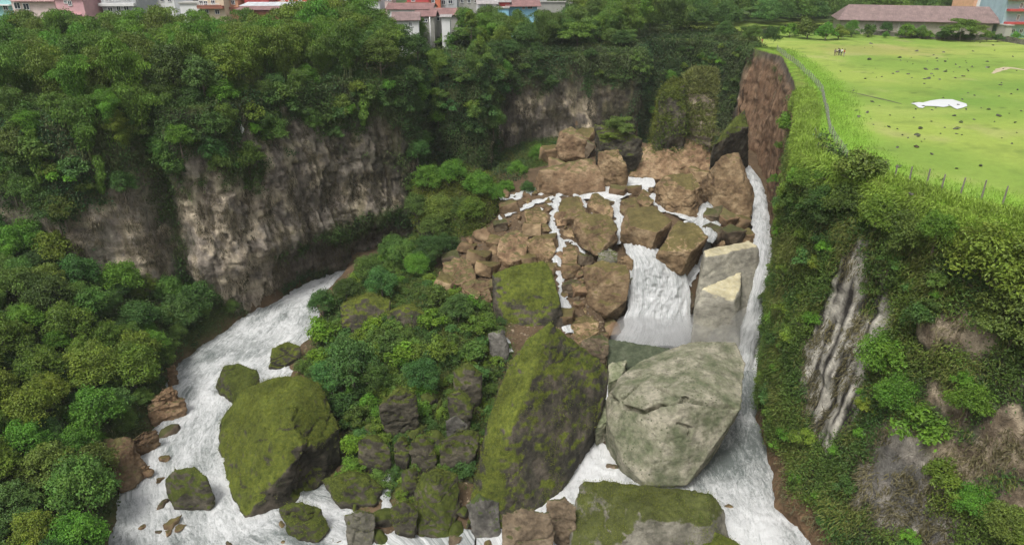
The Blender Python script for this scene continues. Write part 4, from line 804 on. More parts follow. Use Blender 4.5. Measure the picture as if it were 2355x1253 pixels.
def trunk_mesh(seed, H, r, Rr, nb=5):
    rng = np.random.RandomState(seed); m = MB(); a = rng.uniform(-.12, .12, 2)
    pts = [(a[0] * t * t * H * .5, a[1] * t * t * H * .5, -1.2 + t * (H * .8 + 1.2)) for t in np.linspace(0, 1, 7)]
    m.tube(pts, [r * (1.25 - t) for t in np.linspace(0, 1, 7)], 7)
    for i in range(nb):
        t = rng.uniform(.4, .8); k = int(t * 6); p = np.array(pts[k]); an = rng.uniform(0, 6.28); ln = Rr * rng.uniform(.5, .85)
        q = [tuple(p + np.array([math.cos(an) * ln * s, math.sin(an) * ln * s, ln * .55 * s ** .8])) for s in (0, .35, .7, 1)]
        m.tube(q, [r * .5, r * .38, r * .25, r * .1], 5)
    return m
def crown_bamboo(seed, Rr, H, n, base, L=.36):
    rng = np.random.RandomState(seed); lb = LB(); stems = MB()
    for i in range(n):
        an = rng.uniform(0, 6.28); lean = rng.uniform(.15, 1.0); h = H * rng.uniform(.62, 1.0); t = np.linspace(0, 1, 26)
        ox, oy = rng.uniform(-.8, .8, 2); out = Rr * lean
        x = ox + math.cos(an) * out * t ** 2.4; y = oy + math.sin(an) * out * t ** 2.4; z = h * (t * 1.22 - .30 * lean * t ** 4 - .22 * t ** 6)
        Q = np.stack([x, y, z], -1); stems.tube([tuple(q) for q in Q[::4]], [.06, .055, .05, .045, .035, .025, .015], 4)
        b = np.array(base) * rng.uniform(.72, 1.32) * (1 + rng.uniform(0, .4) * np.array([.6, .2, 0])); m = 460
        tt = .24 + .76 * rng.rand(m) ** .8; P = np.stack([np.interp(tt, t, Q[:, k]) for k in range(3)], -1)
        rr = 1.45 * np.sin(np.clip((tt - .2) / .8, 0, 1) * 2.6) ** .6; d = rsph(m, rng); d[:, 2] = np.abs(d[:, 2]) * .8 - .25
        P = P + d * (rr * (.65 + .35 * rng.rand(m)))[:, None]; D = unit(d * .7 + np.array([0, 0, -.8]) + .35 * rng.normal(size=(m, 3)))
        lb.add(*quads(P, D, unit(d + .4 * rng.normal(size=(m, 3)) + np.array([0, 0, .5])), L * rng.uniform(.8, 1.4, m), .17 * L / .42, tint(b, m, rng, .3)))
    return lb, stems
def crown_layered(seed, Rr, H, base=GREEN):
    rng = np.random.RandomState(seed); lb = LB()
    for k in range(16):
        an = rng.uniform(0, 6.28); rad = Rr * rng.uniform(.1, .8); c = np.array([math.cos(an) * rad, math.sin(an) * rad, H * rng.uniform(.62, 1.0) - rad * .18])
        for j in range(4):
            cc = c + np.array([rng.uniform(-1, 1) * Rr * .22, rng.uniform(-1, 1) * Rr * .22, rng.uniform(-.15, .15)])
            clump(lb, rng, cc, Rr * .24, 110, tint(np.array(base) * rng.uniform(.8, 1.25), 110, rng), .34, .2, .32)
    return lb
def crown_palm(seed, H):
    rng = np.random.RandomState(seed); lb = LB()
    for i in range(16):
        an = rng.uniform(0, 6.28); el = rng.uniform(-.1, 1.2); t = np.linspace(0, 1, 40); ln = 3.2
        x = ln * t * math.cos(el) ; z = H + ln * t * math.sin(el) - 1.9 * t ** 2.2; C0 = np.stack([x * math.cos(an), x * math.sin(an), z], -1); sd = np.array([-math.sin(an), math.cos(an), 0])
        for sg in (-1, 1):
            D = np.tile(sd * sg, (40, 1)) + np.array([math.cos(an) * .5, math.sin(an) * .5, -.55]); lb.add(*quads(C0, D, np.tile([0, 0, 1.0], (40, 1)), .95 * np.sin(np.pi * (.1 + .85 * t)), .13, tint([.07, .13, .045], 40, rng), .1))
    return lb
M_leaf = {k: leafmat("foliage_" + k, r, .28, t) for k, r, t in [("mid", .30, (1, 1, 1)), ("dark", .25, (.62, .74, .85)), ("lime", .15, (1.45, 1.55, .8)), ("yellow", .2, (1.28, 1.15, .8)), ("bamboo", .22, (1.12, 1.10, .85)), ("blue", .2, (.75, .95, 1.25)), ("vivid", .15, (1.05, 1.32, .8))]}
M_stuff = leafmat("undergrowth_leaves", 0.0, .25)
M_bark = plain("bark", (.16, .13, .10), .9, scale=5); M_cane = plain("cane", (.16, .19, .07), .7)
PR = {}
def proto(key, kind, mat, seed, **k):
    if kind == 'broad': lb = crown_broad(seed, k['R'], k['H'], k['nc'], k['nl'], k.get('L', .38), k.get('flat', .8)); tr = trunk_mesh(seed, k['H'], k['R'] * .055, k['R']).mesh("trunk", M_bark, True)
    elif kind == 'bamboo': lb, st = crown_bamboo(seed, k['R'], k['H'], k['n'], GREEN * 1.05); tr = st.mesh("stems", M_cane, True)
    elif kind == 'layer': lb = crown_layered(seed, k['R'], k['H']); tr = trunk_mesh(seed, k['H'] * .72, .16, k['R'], 4).mesh("trunk", M_bark, True)
    elif kind == 'palm': lb = crown_palm(seed, k['H']); tr = trunk_mesh(seed, k['H'] * 1.2, .16, .1, 0).mesh("trunk", M_bark, True)
    PR.setdefault(key, []).append((lb.mesh("crown", M_leaf[mat]), tr))
    return PR[key][-1]
def variant(key, src, mat):
    for c, t in PR[src]: c2 = c.copy(); c2.materials.clear(); c2.materials.append(M_leaf[mat]); PR.setdefault(key, []).append((c2, t))
for i in range(3): proto('broad', 'broad', 'mid', 11 + i, R=3.3, H=7.4, nc=78, nl=95, L=.30)
for i in range(3): proto('bamboo', 'bamboo', 'bamboo', 31 + i, R=4.2, H=10.5, n=17)
for i in range(3): proto('bush', 'broad', 'mid', 51 + i, R=1.35, H=1.9, nc=26, nl=80, L=.21, flat=.8)
for i in range(2): proto('layer', 'layer', 'mid', 71 + i, R=4.0, H=5.5)
for i in range(2): proto('slim', 'broad', 'mid', 81 + i, R=1.5, H=8.5, nc=24, nl=75, L=.32, flat=1.1)
proto('palm', 'palm', 'mid', 91, H=5.0)
for mt in ('dark', 'yellow', 'blue', 'vivid', 'lime'): variant('broad_' + mt, 'broad', mt); variant('bush_' + mt, 'bush', mt)
variant('layer_dark', 'layer', 'dark'); variant('slim_yellow', 'slim', 'yellow'); variant('bamboo_vivid', 'bamboo', 'vivid'); variant('layer_yellow', 'layer', 'yellow')
rt = np.random.RandomState(77); MASS = {}
def inframe(p, m=70):
    x, y, z = p[0], p[1], p[2] + 3 - CAMZ; zc = y * math.cos(PITCH) - z * math.sin(PITCH)
    if zc < 5: return False
    u = 1177.5 + FPX * x / zc; v = 626.5 - FPX * (z * math.cos(PITCH) + y * math.sin(PITCH)) / zc; return -m < u < 2355 + m and -90 < v < 1253 + m * 1.5
def plant(name, key, p, s, label, cat, group, tilt=(0, 0), parts=True, sz=None):
    c, t = PR[key][rt.randint(len(PR[key]))]
    if not inframe(p): return None
    if name in ('tree_mass', 'shrub_mass'):
        k_ = rt.uniform(.75, 1.25); M = Matrix.Translation(Vector(p)) @ Matrix.Rotation(rt.uniform(0, 6.28), 4, 'Z') @ Matrix.Diagonal((s, s, s, 1)); MASS.setdefault(label, []).append((c, M, np.array({'dark': (.62, .74, .85), 'yellow': (1.28, 1.15, .8), 'blue': (.75, .95, 1.25), 'vivid': (1.15, 1.5, .8)}.get(key.split('_')[-1], (1, 1, 1))) * k_)); return None
    o = empty(name, tuple(p), 0, label=label, cat=cat, group=group); o.rotation_euler = (tilt[0], tilt[1], rt.uniform(0, 6.28)); o.scale = (s, s, sz or s * rt.uniform(.9, 1.12))
    link(bpy.data.objects.new("crown", c), o)
    if parts: link(bpy.data.objects.new("stem" if cat == "bush" else ("canes" if "bamboo" in key else "trunk"), t), o)
    return o
def scatter_pts(n, x0, x1, y0, y1, dmin, ok, rng, pre=None):
    pts = np.empty((0, 2)); Q = np.stack([rng.uniform(x0, x1, n), rng.uniform(y0, y1, n)], -1)
    if pre is not None: Q = Q[pre(Q[:, 0], Q[:, 1])]
    for q in Q:
        if len(pts) and (np.hypot(*(pts - q).T) < dmin).any(): continue
        if ok is not None and not ok(q[0], q[1]): continue
        pts = np.vstack([pts, q])
    return pts
A1 = lambda v: np.array([v], float)
def edge_d(x, y): return float(pdist(TOP, A1(x), A1(y), False)[0])
def is_in(x, y): return bool(inside(POLY, A1(x), A1(y))[0])
HOUSE_KEEP = []     # filled by the town
# town side belt
def okbelt(x, y):
    if is_in(x, y): return False
    d = edge_d(x, y); return .8 < d < (40 if x < -20 else 22) and y < (150 + max(0, x + 40) * .35)
pb = scatter_pts(5000, -118, 8, 88, 186, 4.7, okbelt, np.random.RandomState(3))
for x, y in pb:
    n = float(vn(P3(A1(x / 16), y / 16), 5)[0]); d = edge_d(x, y); z = float(plat_h(A1(x), A1(y))[0]); px = 1177.5 + FPX * x / (y * .906 + 22 * .4226)
    g = ("the outer row" if d < 9 else "the second row" if d < 22 else "the rear rows") + " of the belt below the " + ("pale pink house" if px < 110 else "tall bright pink house" if px < 200 else "white apartment house" if px < 320 else "palm" if px < 440 else "cream house" if px < 550 else "plain red house" if px < 690 else "faded pink house" if px < 830 else "long white shed")
    if px > 960:
        key = ['layer', 'slim', 'broad_dark', 'layer_yellow', 'broad', 'bush_yellow', 'slim_yellow'][rt.randint(7)]; s = rt.uniform(.65, .95) * (1.9 if 'bush' in key else 1)
        lab = {'layer': "low spreading tree at the gorge edge below the tin roofs", 'slim': "slender light tree behind the back wall of the gorge", 'broad_dark': "dark rounded tree at the gorge edge below the tin roofs", 'layer_yellow': "yellowish spreading tree at the gorge edge below the tin roofs",
               'broad': "mid green tree at the gorge edge below the tin roofs", 'bush_yellow': "yellowish thicket at the gorge edge below the tin roofs", 'slim_yellow': "slender yellowish tree at the gorge edge below the tin roofs"}[key]
        plant("tree" if 'bush' not in key else "bush", key, (x, y, z), s, lab, "tree" if 'bush' not in key else "bush", lab.replace("tree", "trees", 1)); continue
    if n + rt.uniform(-.25, .25) > -.12 or d > 14:
        v = rt.rand() < .3; plant("bamboo_clump", 'bamboo_vivid' if v else 'bamboo', (x, y, z), rt.uniform(.8, 1.12), ("bright" if v else "mid green") + " bamboo in " + g, "bamboo", ("bright" if v else "mid green") + " bamboo clumps in the belt")
    else:
        k = ['broad', 'broad_dark', 'broad_blue', 'broad_yellow', 'layer'][rt.choice(5, p=[.25, .28, .25, .12, .10])]; ad = {'broad': "mid green", 'broad_dark': "dark green", 'broad_blue': "blue green", 'broad_yellow': "yellow green", 'layer': "layered spreading"}[k]
        plant("tree", k, (x, y, z), rt.uniform(.95, 1.4), ad + " tree in " + g, "tree", ad + " trees in the belt")
# lower front row leaning out over the edge
pb2 = scatter_pts(2600, -118, 6, 84, 178, 3.3, lambda x, y: (not is_in(x, y)) and .2 < edge_d(x, y) < 3.6, np.random.RandomState(33))
for x, y in pb2:
    k = ['broad', 'broad_dark', 'broad_blue', 'broad_vivid', 'bamboo'][rt.choice(5, p=[.28, .22, .15, .08, .27])]
    plant('tree_mass', k, (x, y, 36.2 if k != 'bamboo' else 35.0), rt.uniform(.5, .8), 'low front growth leaning over the town side gorge edge', '', '')
# tall stands that reach up between the houses
for i, (a, y, s) in enumerate([(20,162,1.12),(55,165,1.1),(95,162,1.12),(130,160,1.02),(165,163,1.1),(205,160,1.05),(245,164,1.02),(285,160,1.0),(420,165,1.0),(470,168,1.0),(520,166,1.0),(575,168,1.02),(905,176,.8),(960,174,.78),(1075,184,.95),(1120,182,.95),(1160,184,.95),(1200,186,.95),(318,158,1.2),(352,150,1.15),(385,156,1.25),(640,150,1.1),(668,158,1.15),(705,160,1.35),(738,154,1.3),(768,162,1.4),(800,156,1.3),(832,162,1.35),(862,158,1.15),(700,146,1.1),(760,146,1.1),(820,148,1.15),(890,162,1.0),(15,150,1.05),(75,150,1.0),(230,150,1.0),(300,146,1.05),(550,150,1.0),(600,152,1.05),(460,152,1.0),(1375,196,1.35),(1420,200,1.5),(1460,204,1.5),(1330,205,1.2),(1500,212,1.4),(1560,222,1.4)]):
    p = Wy(a, 100, y); plant("bamboo_clump", 'bamboo' if i % 3 else 'bamboo_vivid', (p[0], p[1], PLAT), s, ("tall bamboo stand rising before the " + ("pale pink house" if a < 110 else "bright pink and white houses" if a < 310 else "gap beside the palm" if a < 440 else "cream and plain red houses" if a < 690 else "faded pink house" if a < 800 else "left end of the long white shed")) if a < 900 else "tall dark bamboo stand behind the gorge head", "bamboo", "tall bamboo stands before the houses" if a < 900 else "tall bamboo stands behind the gorge head")
# single ones that stand out on the town side
for (a, b, y, k, s, nm, ct, lab) in [(500,95,118,'broad_yellow',1.25,"tree","tree","tall pale round crowned tree rising from the belt above the pale rock"),(340,10,170,'palm',1.6,"palm_tree","palm","palm beside the white apartment house"),
        (1082,25,172,'slim_yellow',1.15,"tree","tree","tallest slender tree before the red walled sheds"),(1330,60,178,'layer_yellow',1.2,"tree","tree","widest flat crown above the back wall of the gorge"),
        (235,210,104,'bamboo_vivid',.62,"bamboo_clump","bamboo","hanging bright bamboo plume over the dark cliff vines"),(60,250,101,'bamboo_vivid',.6,"bamboo_clump","bamboo","drooping bright bamboo plume at the far end of the cliff"),
        (1440,40,190,'bamboo',1.3,"bamboo_clump","bamboo","great dark bamboo stand behind the corner of the gorge"),(1400,60,186,'bamboo',1.1,"bamboo_clump","bamboo","second dark bamboo stand beside the great one"),(1850,12,236,'broad',1.6,"tree","tree","big tree left of the long rusty shed")]:
    p = Wy(a, b, y); gz = PLAT if y > 108 else p[2] - 6; plant(nm, k, (p[0], p[1], gz), s, lab, ct, None)
# wood behind the head of the gorge, up to the shed
def okback(x, y):
    if is_in(x, y) or edge_d(x, y) < 2: return False
    if x > 66 and y < 226: return False
    if x > 88 and y < 236: return False
    return y > 176 + (8 if x < 30 else 0)
pb = scatter_pts(3000, 12, 175, 176, 300, 6.6, okback, np.random.RandomState(8))
for x, y in pb:
    k = ['broad', 'broad_dark', 'broad_blue', 'bamboo', 'layer'][rt.choice(5, p=[.27, .25, .2, .18, .10])]; ad = {'broad': "mid green", 'broad_dark': "dark green", 'broad_blue': "blue green", 'bamboo': "feathery bamboo", 'layer': "flat crowned"}[k]
    s = rt.uniform(.8, 1.25) * (.55 if y < 205 and edge_d(x, y) < 10 else 1) * (1.25 if y > 240 else 1)
    plant('tree_mass', k, (x, y, float(plat_h(A1(x), A1(y))[0])), s * 1.15, 'wood of mixed trees between the gorge head and the long shed', '', '')
# trees between and behind the houses
for (a, b, y, k, s, lab) in [(620,12,175,'broad',.9,"rounded tree before the red house"),(690,8,172,'broad_dark',.9,"dark tree right of the red house"),(735,5,178,'bamboo',.9,"bamboo before the pale roofs"),(780,10,170,'bamboo_vivid',.8,"bright bamboo left of the long shed roof"),(860,20,172,'broad_yellow',.7,"small yellowish tree at the end of the long shed"),
        (1150,62,182,'slim',.75,"slim tree before the blue walled house"),(1230,40,188,'slim_yellow',.8,"slim yellowish tree below the tin roofs"),(1290,30,196,'layer',.9,"flat tree before the pale yard wall"),(1345,20,205,'broad',.9,"round tree by the pale yard wall"),(1380,28,210,'broad_dark',.8,"dark tree left of the red tin roof"),
        (375,30,165,'bamboo',.9,"bamboo right of the palm"),(425,35,160,'broad_dark',1.0,"dark tree before the grey wall"),(200,38,165,'bamboo_vivid',.7,"bright bamboo under the pink house"),(240,45,160,'bamboo',.7,"bamboo under the white apartment house")]:
    p = Wy(a, b, y); plant("bamboo_clump" if 'bamboo' in k else "tree", k, (p[0], p[1], PLAT), s, lab, "bamboo" if 'bamboo' in k else "tree", None)
# slope on the near left bank
def okslope(x, y):
    if not is_in(x, y): return False
    if edge_d(x, y) < 2.5: return False
    h = float(floor_h(A1(x), A1(y))[0]); return h > 1.6 and x < np.interp(y, [30, 50, 62, 75, 88, 100, 112], [-42, -44.5, -47.5, -51.5, -55, -55, -51])
pb = scatter_pts(4000, -98, -40, 28, 112, 3.75, okslope, np.random.RandomState(12))
for x, y in pb:
    n = float(vn(P3(A1(x / 12), y / 12), 15)[0]); k = 'broad_yellow' if n > .42 else ['broad', 'broad_dark', 'broad_blue', 'broad_vivid', 'broad_yellow'][rt.choice(5, p=[.30, .22, .22, .18, .08])]
    ad = {'broad': "mid green", 'broad_dark': "dark green", 'broad_blue': "blue green", 'broad_vivid': "bright green", 'broad_yellow': "yellow green", 'bamboo': "feathery"}[k]
    plant("tree", k, (x, y, float(floor_h(A1(x), A1(y))[0]) - .8), rt.uniform(.6, 1.1), ad + " tree " + ("low" if x > np.interp(y, [30, 50, 75, 100], [-52, -56, -62, -66]) else "high") + " on the wooded slope, " + ("under the grey cliff" if y > 92 else "above the river bend ledge" if y > 76 else "above the long tapering stone" if y > 62 else "opposite the lone river boulder"), "tree", ad + " trees on the wooded river slope")
# filling growth between them
for x, y in scatter_pts(9000, -98, -38, 28, 116, 2.6, None, np.random.RandomState(44), pre=lambda x, y: inside(POLY, x, y) & (pdist(TOP, x, y, False) > 1.2) & (floor_h(x, y) > 1.0) & (x < np.interp(y, [30, 50, 62, 75, 88, 100, 112], [-40, -42.5, -45.5, -49.5, -52.5, -53, -47]))):
    k = ['broad', 'broad_dark', 'broad_blue', 'broad_vivid', 'broad_yellow', 'bamboo'][rt.choice(6, p=[.26, .24, .18, .1, .1, .12])]
    plant('tree_mass', k, (x, y, float(floor_h(A1(x), A1(y))[0]) - .9), rt.uniform(.34, .62), 'young trees and climbers filling the wooded river slope', '', '')
for x, y in scatter_pts(9000, -46, 2, 56, 128, 1.5, None, np.random.RandomState(45), pre=lambda x, y: (zone_green(x, y) > .45) & (floor_h(x, y) > .8)):
    k = ['bush', 'bush_dark', 'bush_yellow', 'bush_vivid', 'bush_blue'][rt.choice(5, p=[.3, .24, .24, .12, .10])]; n = float(vn(P3(A1(x / 6), y / 6), 25)[0])
    plant('shrub_mass', k, (x, y, float(floor_h(A1(x), A1(y))[0]) - .3), rt.uniform(.45, .95) * (1.5 if n > .2 else 1), 'tangled low shrubs over the mound', '', '')
for x, y in scatter_pts(3000, -105, 30, 158, 196, 4.2, lambda x, y: (not is_in(x, y)) and edge_d(x, y) > 3 and y > (158 if x < -40 else 176) and y < (172 if x < -40 else 192), np.random.RandomState(46)):
    px = 1177.5 + FPX * x / (y * .906 + 22 * .4226); bm_ = px < 320 or 600 < px < 880
    plant('tree_mass', 'bamboo' if bm_ else ['broad', 'broad_dark', 'layer', 'broad_yellow', 'bamboo'][rt.randint(5)], (x, y, PLAT), rt.uniform(.66, .85) if bm_ else rt.uniform(.6, .95) * (1.12 if px > 1050 else .8), 'mixed trees screening the houses of the town', '', '')
# trees and shrubs picked out on the mound and ledges: px, py of the foot, kind, scale, name, label
PICK = [(815,900,'broad_blue',1.15,"largest dark tree on the mound"),(760,905,'broad_blue',.8,"dark tree at the river side of the mound, above the square boulder"),(975,905,'broad_blue',.75,"dark narrow tree in the centre of the mound"),(1055,745,'broad_blue',.7,"blue green tree beside the smooth brown boulder"),
 (870,905,'broad',.7,"green tree right of the largest dark one"),(745,735,'broad_dark',.75,"dark tree leaning over the river bend"),(800,700,'broad_dark',.8,"dark tree at the top of the river bank"),(850,655,'broad',.8,"green tree where the river leaves the cliff"),(880,690,'broad_blue',.85,"blue green tree amid lime shrubs"),
 (930,620,'broad',.9,"green tree under the grey cliff foot"),(990,610,'broad_dark',.85,"dark tree left of the earthy rocks"),(960,640,'broad_vivid',.7,"vivid tree covered in climbers"),(905,600,'broad',.8,"tree at the foot of the grey cliff strip"),(1000,560,'broad',.9,"green tree under the big overgrown knoll"),(1060,520,'broad_dark',.9,"dark tree under the big overgrown knoll"),
 (750,790,'bush_lime',2.0,"lime green shrub on the river side of the mound"),(862,770,'bush_lime',1.5,"lime shrub in front of the grassy outcrop"),(925,845,'bush_lime',1.9,"lime shrub in the middle of the mound"),(995,755,'bush_lime',1.6,"lime shrub at the end of the grassy outcrop"),(812,1040,'bush_lime',1.3,"lime shrub on the dark boulder"),(1350,0,None,0,''),
 (795,1120,'bush_lime',1.2,"lime shrub on the low rock near the white water"),(730,845,'bush_lime',1.5,"lime shrub next to the bank stones"),(920,600,'bush_lime',1.6,"climbing lime shrub among dark trees"),(820,1090,'bush_vivid',1.3,"vivid shrub behind the square boulder"),(1000,700,'bush',1.8,"green bush below the rubble"),
 (1100,770,'bush_yellow',1.8,"yellowish bush left of the upright slab"),(1090,830,'bush',1.7,"bush between the mound and the leaning slab"),(1020,830,'bush_yellow',1.7,"yellowish bush on the upper mound"),(900,810,'bush',1.8,"bush below the long grassy rock"),(850,830,'bush_yellow',1.6,"yellowish bush left of the lime one"),(960,960,'bush_vivid',1.3,"vivid bush above the round boulder"),
 (1040,1050,'bush_vivid',1.1,"vivid bush squeezed between dark boulders"),(940,1070,'bush_vivid',1.0,"vivid bush above the bottom trickle"),(1100,880,'bush_blue',1.4,"blue green bush near the leaning slab"),(780,960,'bush_dark',1.8,"dark bush right of the square boulder"),(830,980,'bush',1.5,"bush under the dark trees"),(1080,720,'bush_vivid',1.3,"vivid bush under the smooth brown boulder")]
for a, b, k, s, lab in PICK:
    if k is None: continue
    h = shoot(a, b, [fbvh]); bs = 'bush' in k; plant("bush" if bs else "tree", k, tuple(h[0]), s, lab, "bush" if bs else "tree", None)
# knoll under those crowns
boulder("knoll", [(955,420,19),(1040,372,22.5),(1130,400,20.5),(1150,470,15),(1100,540,11.5),(1000,555,10),(950,500,13)], M_mossd, "overgrown rocky knoll between the grey cliff and the rubble slope", cat="rock knoll", zb=4, back=(0, 3), amp=.7, moss=1.3)
kb = BOULD[-1]; kbl = [b for b in BOULD if b[0].name.startswith(("knoll", "brown_boulder"))]
kbvh = BVHTree.FromPolygons([tuple(Vector(v.co) + Vector(b[2])) for b in kbl for v in b[1].vertices], [tuple(x + sum(len(c[1].vertices) for c in kbl[:i]) for x in p.vertices) for i, b in enumerate(kbl) for p in b[1].polygons])
# overgrown knoll below the recess, bushes on the headland and at the back wall
for (a, b, k, s, lab) in [(985,410,'broad_vivid',.85,"bright round crown on the left of the overgrown knoll"),(1040,395,'broad_vivid',.95,"bright round crown on top of the overgrown knoll"),(1100,420,'broad_vivid',.9,"bright round crown on the right of the overgrown knoll"),(1010,480,'broad',.9,"green crown low on the overgrown knoll"),(1085,480,'broad_yellow',.85,"yellowish crown low on the overgrown knoll"),
        (1140,440,'broad_vivid',.6,"small bright crown beside the upper rubble"),(1190,380,'broad_vivid',.7,"bright bush tree between knoll and back wall"),(1240,345,'broad_vivid',.75,"bright bush tree against the back wall"),(1165,420,'broad_vivid',.55,"low bright bush tree above the upper rubble"),(1215,420,'broad_dark',.5,"small dark bush tree at the stream head"),
        (1345,290,'layer_yellow',.55,"flat topped shrub on the brown crag"),(1430,280,'layer',.8,"flat topped tree on the dark crag"),(1400,300,'layer_yellow',.5,"small flat shrub between the two crags"),(1030,560,'broad_dark',.8,"dark crown under the knoll"),(960,470,'broad_dark',.8,"shaded crown in the recess beside the knoll")]:
    yv = np.interp(a, [950, 1140, 1240, 1345, 1430], [140, 145, 163, 158, 160]) - (b - 400) * .05; h_ = shoot(a, b + 18, [kbvh, fbvh] + cbvh); p = h_[0]; plant("tree", k, (p[0], p[1], p[2] - 2.6 * s), s, lab, "tree", None)
M_pillar = rockmat("pillar_rock", (.16,.13,.10), (.27,.22,.17), (.38,.31,.24), moss_lv=.1)
# ---- the free standing pillar and dark ledge at the head of the gorge
boulder("rock_pillar", [(1574,178,36.2),(1600,163,37),(1648,166,36.8),(1645,235,31.5),(1642,262,29),(1637,330,23.5),(1600,310,25),(1568,300,25.5),(1578,240,31)], M_pillar, "free standing pillar of pale layered rock with a grassy top", cat="rock pillar", zb=16, shrink=.9, back=(0, 2), amp=.6, sc=3, strat=.25, crack=.1, moss=0)
boulder("rock_pillar", [(1520,215,33.5),(1545,178,36),(1572,185,36),(1580,260,30),(1578,340,22),(1500,360,20.5),(1505,290,26)], M_mossd, "vine covered shoulder left of the free standing pillar", cat="rock pillar", zb=15, shrink=1.0, back=(0, 2), amp=.6, moss=1.3)
boulder("earth_cone", [(1490,330,22),(1560,300,25.5),(1600,300,25.5),(1640,320,23.5),(1642,405,17),(1560,418,16),(1445,405,17.3),(1450,360,20)], M_earth, "brown earth cone with green patches around the foot of the pillar", cat="earth heap", zb=13, shrink=1.0, back=(0, 3), amp=.6, sc=3, moss=.35)
boulder("dark_ledge", [(1640,335,24.5),(1680,280,28),(1712,252,30),(1722,290,27),(1722,380,17),(1660,400,16),(1636,400,16.5)], M_mossd, "dark slanting ledge between the pillar and the narrow slot", cat="rock ledge", zb=13, shrink=1.0, back=(1, 4), amp=.5, moss=.25)
PIL = [b for b in BOULD if b[0].name.startswith("rock_pillar") and b[1].materials[0] is M_pillar][0]
# hanging vines on the town side face
def vine_mesh(seed, Ln, r):
    rng = np.random.RandomState(seed); m = 1500; t = rng.rand(m); z = -Ln * t; rr = r * (.55 + .45 * np.sin(t * 9 + seed) ** 2) * np.minimum(1, (1.08 - t) * 3); an = rng.uniform(0, 6.28, m)
    d = np.stack([np.cos(an), np.sin(an), 0 * an], -1); P = np.stack([.25 * np.sin(t * 5), .2 * np.cos(t * 4), z], -1) + d * (rr * rng.uniform(.6, 1, m))[:, None]
    lb = LB(); lb.add(*quads(P, unit(d * .6 + np.array([0, 0, -.9]) + .3 * rng.normal(size=(m, 3))), unit(d + .4 * rng.normal(size=(m, 3)) + np.array([0, 0, .5])), .34 * rng.uniform(.7, 1.3, m), .2, tint([.13, .25, .035], m, rng, .3))); return lb.mesh("hanging_vine", M_stuff)
for i, (a, b, Ln, r, lab) in enumerate([(236,178,9.5,1.25,"thick bright vine column hanging over the dark left part of the rock face"),(18,262,7,.8,"thin bright vine hanging at the far end of the rock face"),(78,300,8,.95,"bright vine hanging left of the pale rock"),(222,345,6,.8,"darker vine hanging along the left border of the pale rock"),(560,178,6.5,.9,"bright vine below the round crowned tree"),(840,215,6,1.1,"leafy vine curtain right of the pale rock"),(1135,80,5,.9,"yellowish vine over the corner of the back wall"),(1010,200,7,1.2,"bright vine cascade on the headland")]):
    h = None
    while h is None and b < 600: h = shoot(a, b, cbvh); b += 8
    p = h[0] + h[2] * 1.4; o = obj("hanging_vine", vine_mesh(i, Ln, r), label=lab, cat="vine"); o.location = p
# ---- bushes growing out of the rock faces
def tri_arrays(V, F):
    a, b, c, d = (V[F[:, i]] for i in range(4)); n = np.cross(c - a, d - b); ar = np.linalg.norm(n, axis=1) * .5; return n / (2 * ar[:, None] + 1e-9), ar
def sample(V, F, w, n, rng):
    nn, ar = tri_arrays(V, F); p = ar * w; p = np.cumsum(p); tot = p[-1]; i = np.searchsorted(p, rng.rand(n) * tot); i = np.clip(i, 0, len(F) - 1)
    u = rng.rand(n, 1); v = rng.rand(n, 1); q = V[F[i]]; P = (q[:, 0] * (1 - u) + q[:, 1] * u) * (1 - v) + (q[:, 3] * (1 - u) + q[:, 2] * u) * v; return P, nn[i], i
rc = np.random.RandomState(21)
for ci, (c, n, smin, smax) in enumerate(zip(CL, (190, 90, 330), (.9, .8, .45), (2.0, 1.7, 1.25))):
    V, F = c['V'], c['F']; fv = c['veg'][F].mean(1); fz = V[F][:, :, 2].mean(1); fu = c['U'][F].mean(1)
    w = np.where((fv > .55) & (fz > 3) & (fz < 37) & ~((fu > 8.6) & (fu < 14) & (fz < 13)), 1.0, 0.0) * (1 + 1.5 * (fz > 26)); 
    if ci == 2: w = w * (fz < 33.2) * (fu > 32.6) * (1 + 1.5 * ss(33, 25, fz) * 0)
    P, Nn, ii = sample(V, F, w, n, rc)
    for bi, (p, q) in enumerate(zip(P, Nn)):
        k = ['bush', 'bush_dark', 'bush_yellow', 'bush_vivid', 'bush_blue'][rc.choice(5, p=[.30, .22, .18, .15, .15] if ci < 2 else [.3, .15, .22, .25, .08])]
        ad = {'bush': "mid green", 'bush_dark': "dark green", 'bush_yellow': "yellow green", 'bush_vivid': "bright green", 'bush_blue': "blue green"}[k]
        wh = ["on the overgrown town side rock face", "on the shaded rock face at the gorge head", "on the leafy meadow side rock face"][ci]
        hb = "upper part" if p[2] > 25 else "middle" if p[2] > 12 else "foot"
        if bi >= (45, 15, 95)[ci]:
            plant('shrub_mass', k, p + q * .3 - np.array([0, 0, .6]), rc.uniform(smin, smax), 'shrubs matted ' + wh, '', ''); continue
        plant("bush", k, p + q * .3 - np.array([0, 0, .6]), rc.uniform(smin, smax), "%s bush rooted %s, %s" % (ad, wh, hb), "bush", "%s bushes %s, %s" % (ad, wh, hb), tilt=(0, 0), parts=ci == 2)
V, F = CL[0]['V'], CL[0]['F']; fz = V[F][:, :, 2].mean(1); fv = CL[0]['veg'][F].mean(1)
P, Nn, ii = sample(V, F, ((fv > .5) & (fz > 22) & (fz < 37.5)) * (1 + 1.5 * (V[F][:, :, 0].mean(1) < -40)), 70, rc)
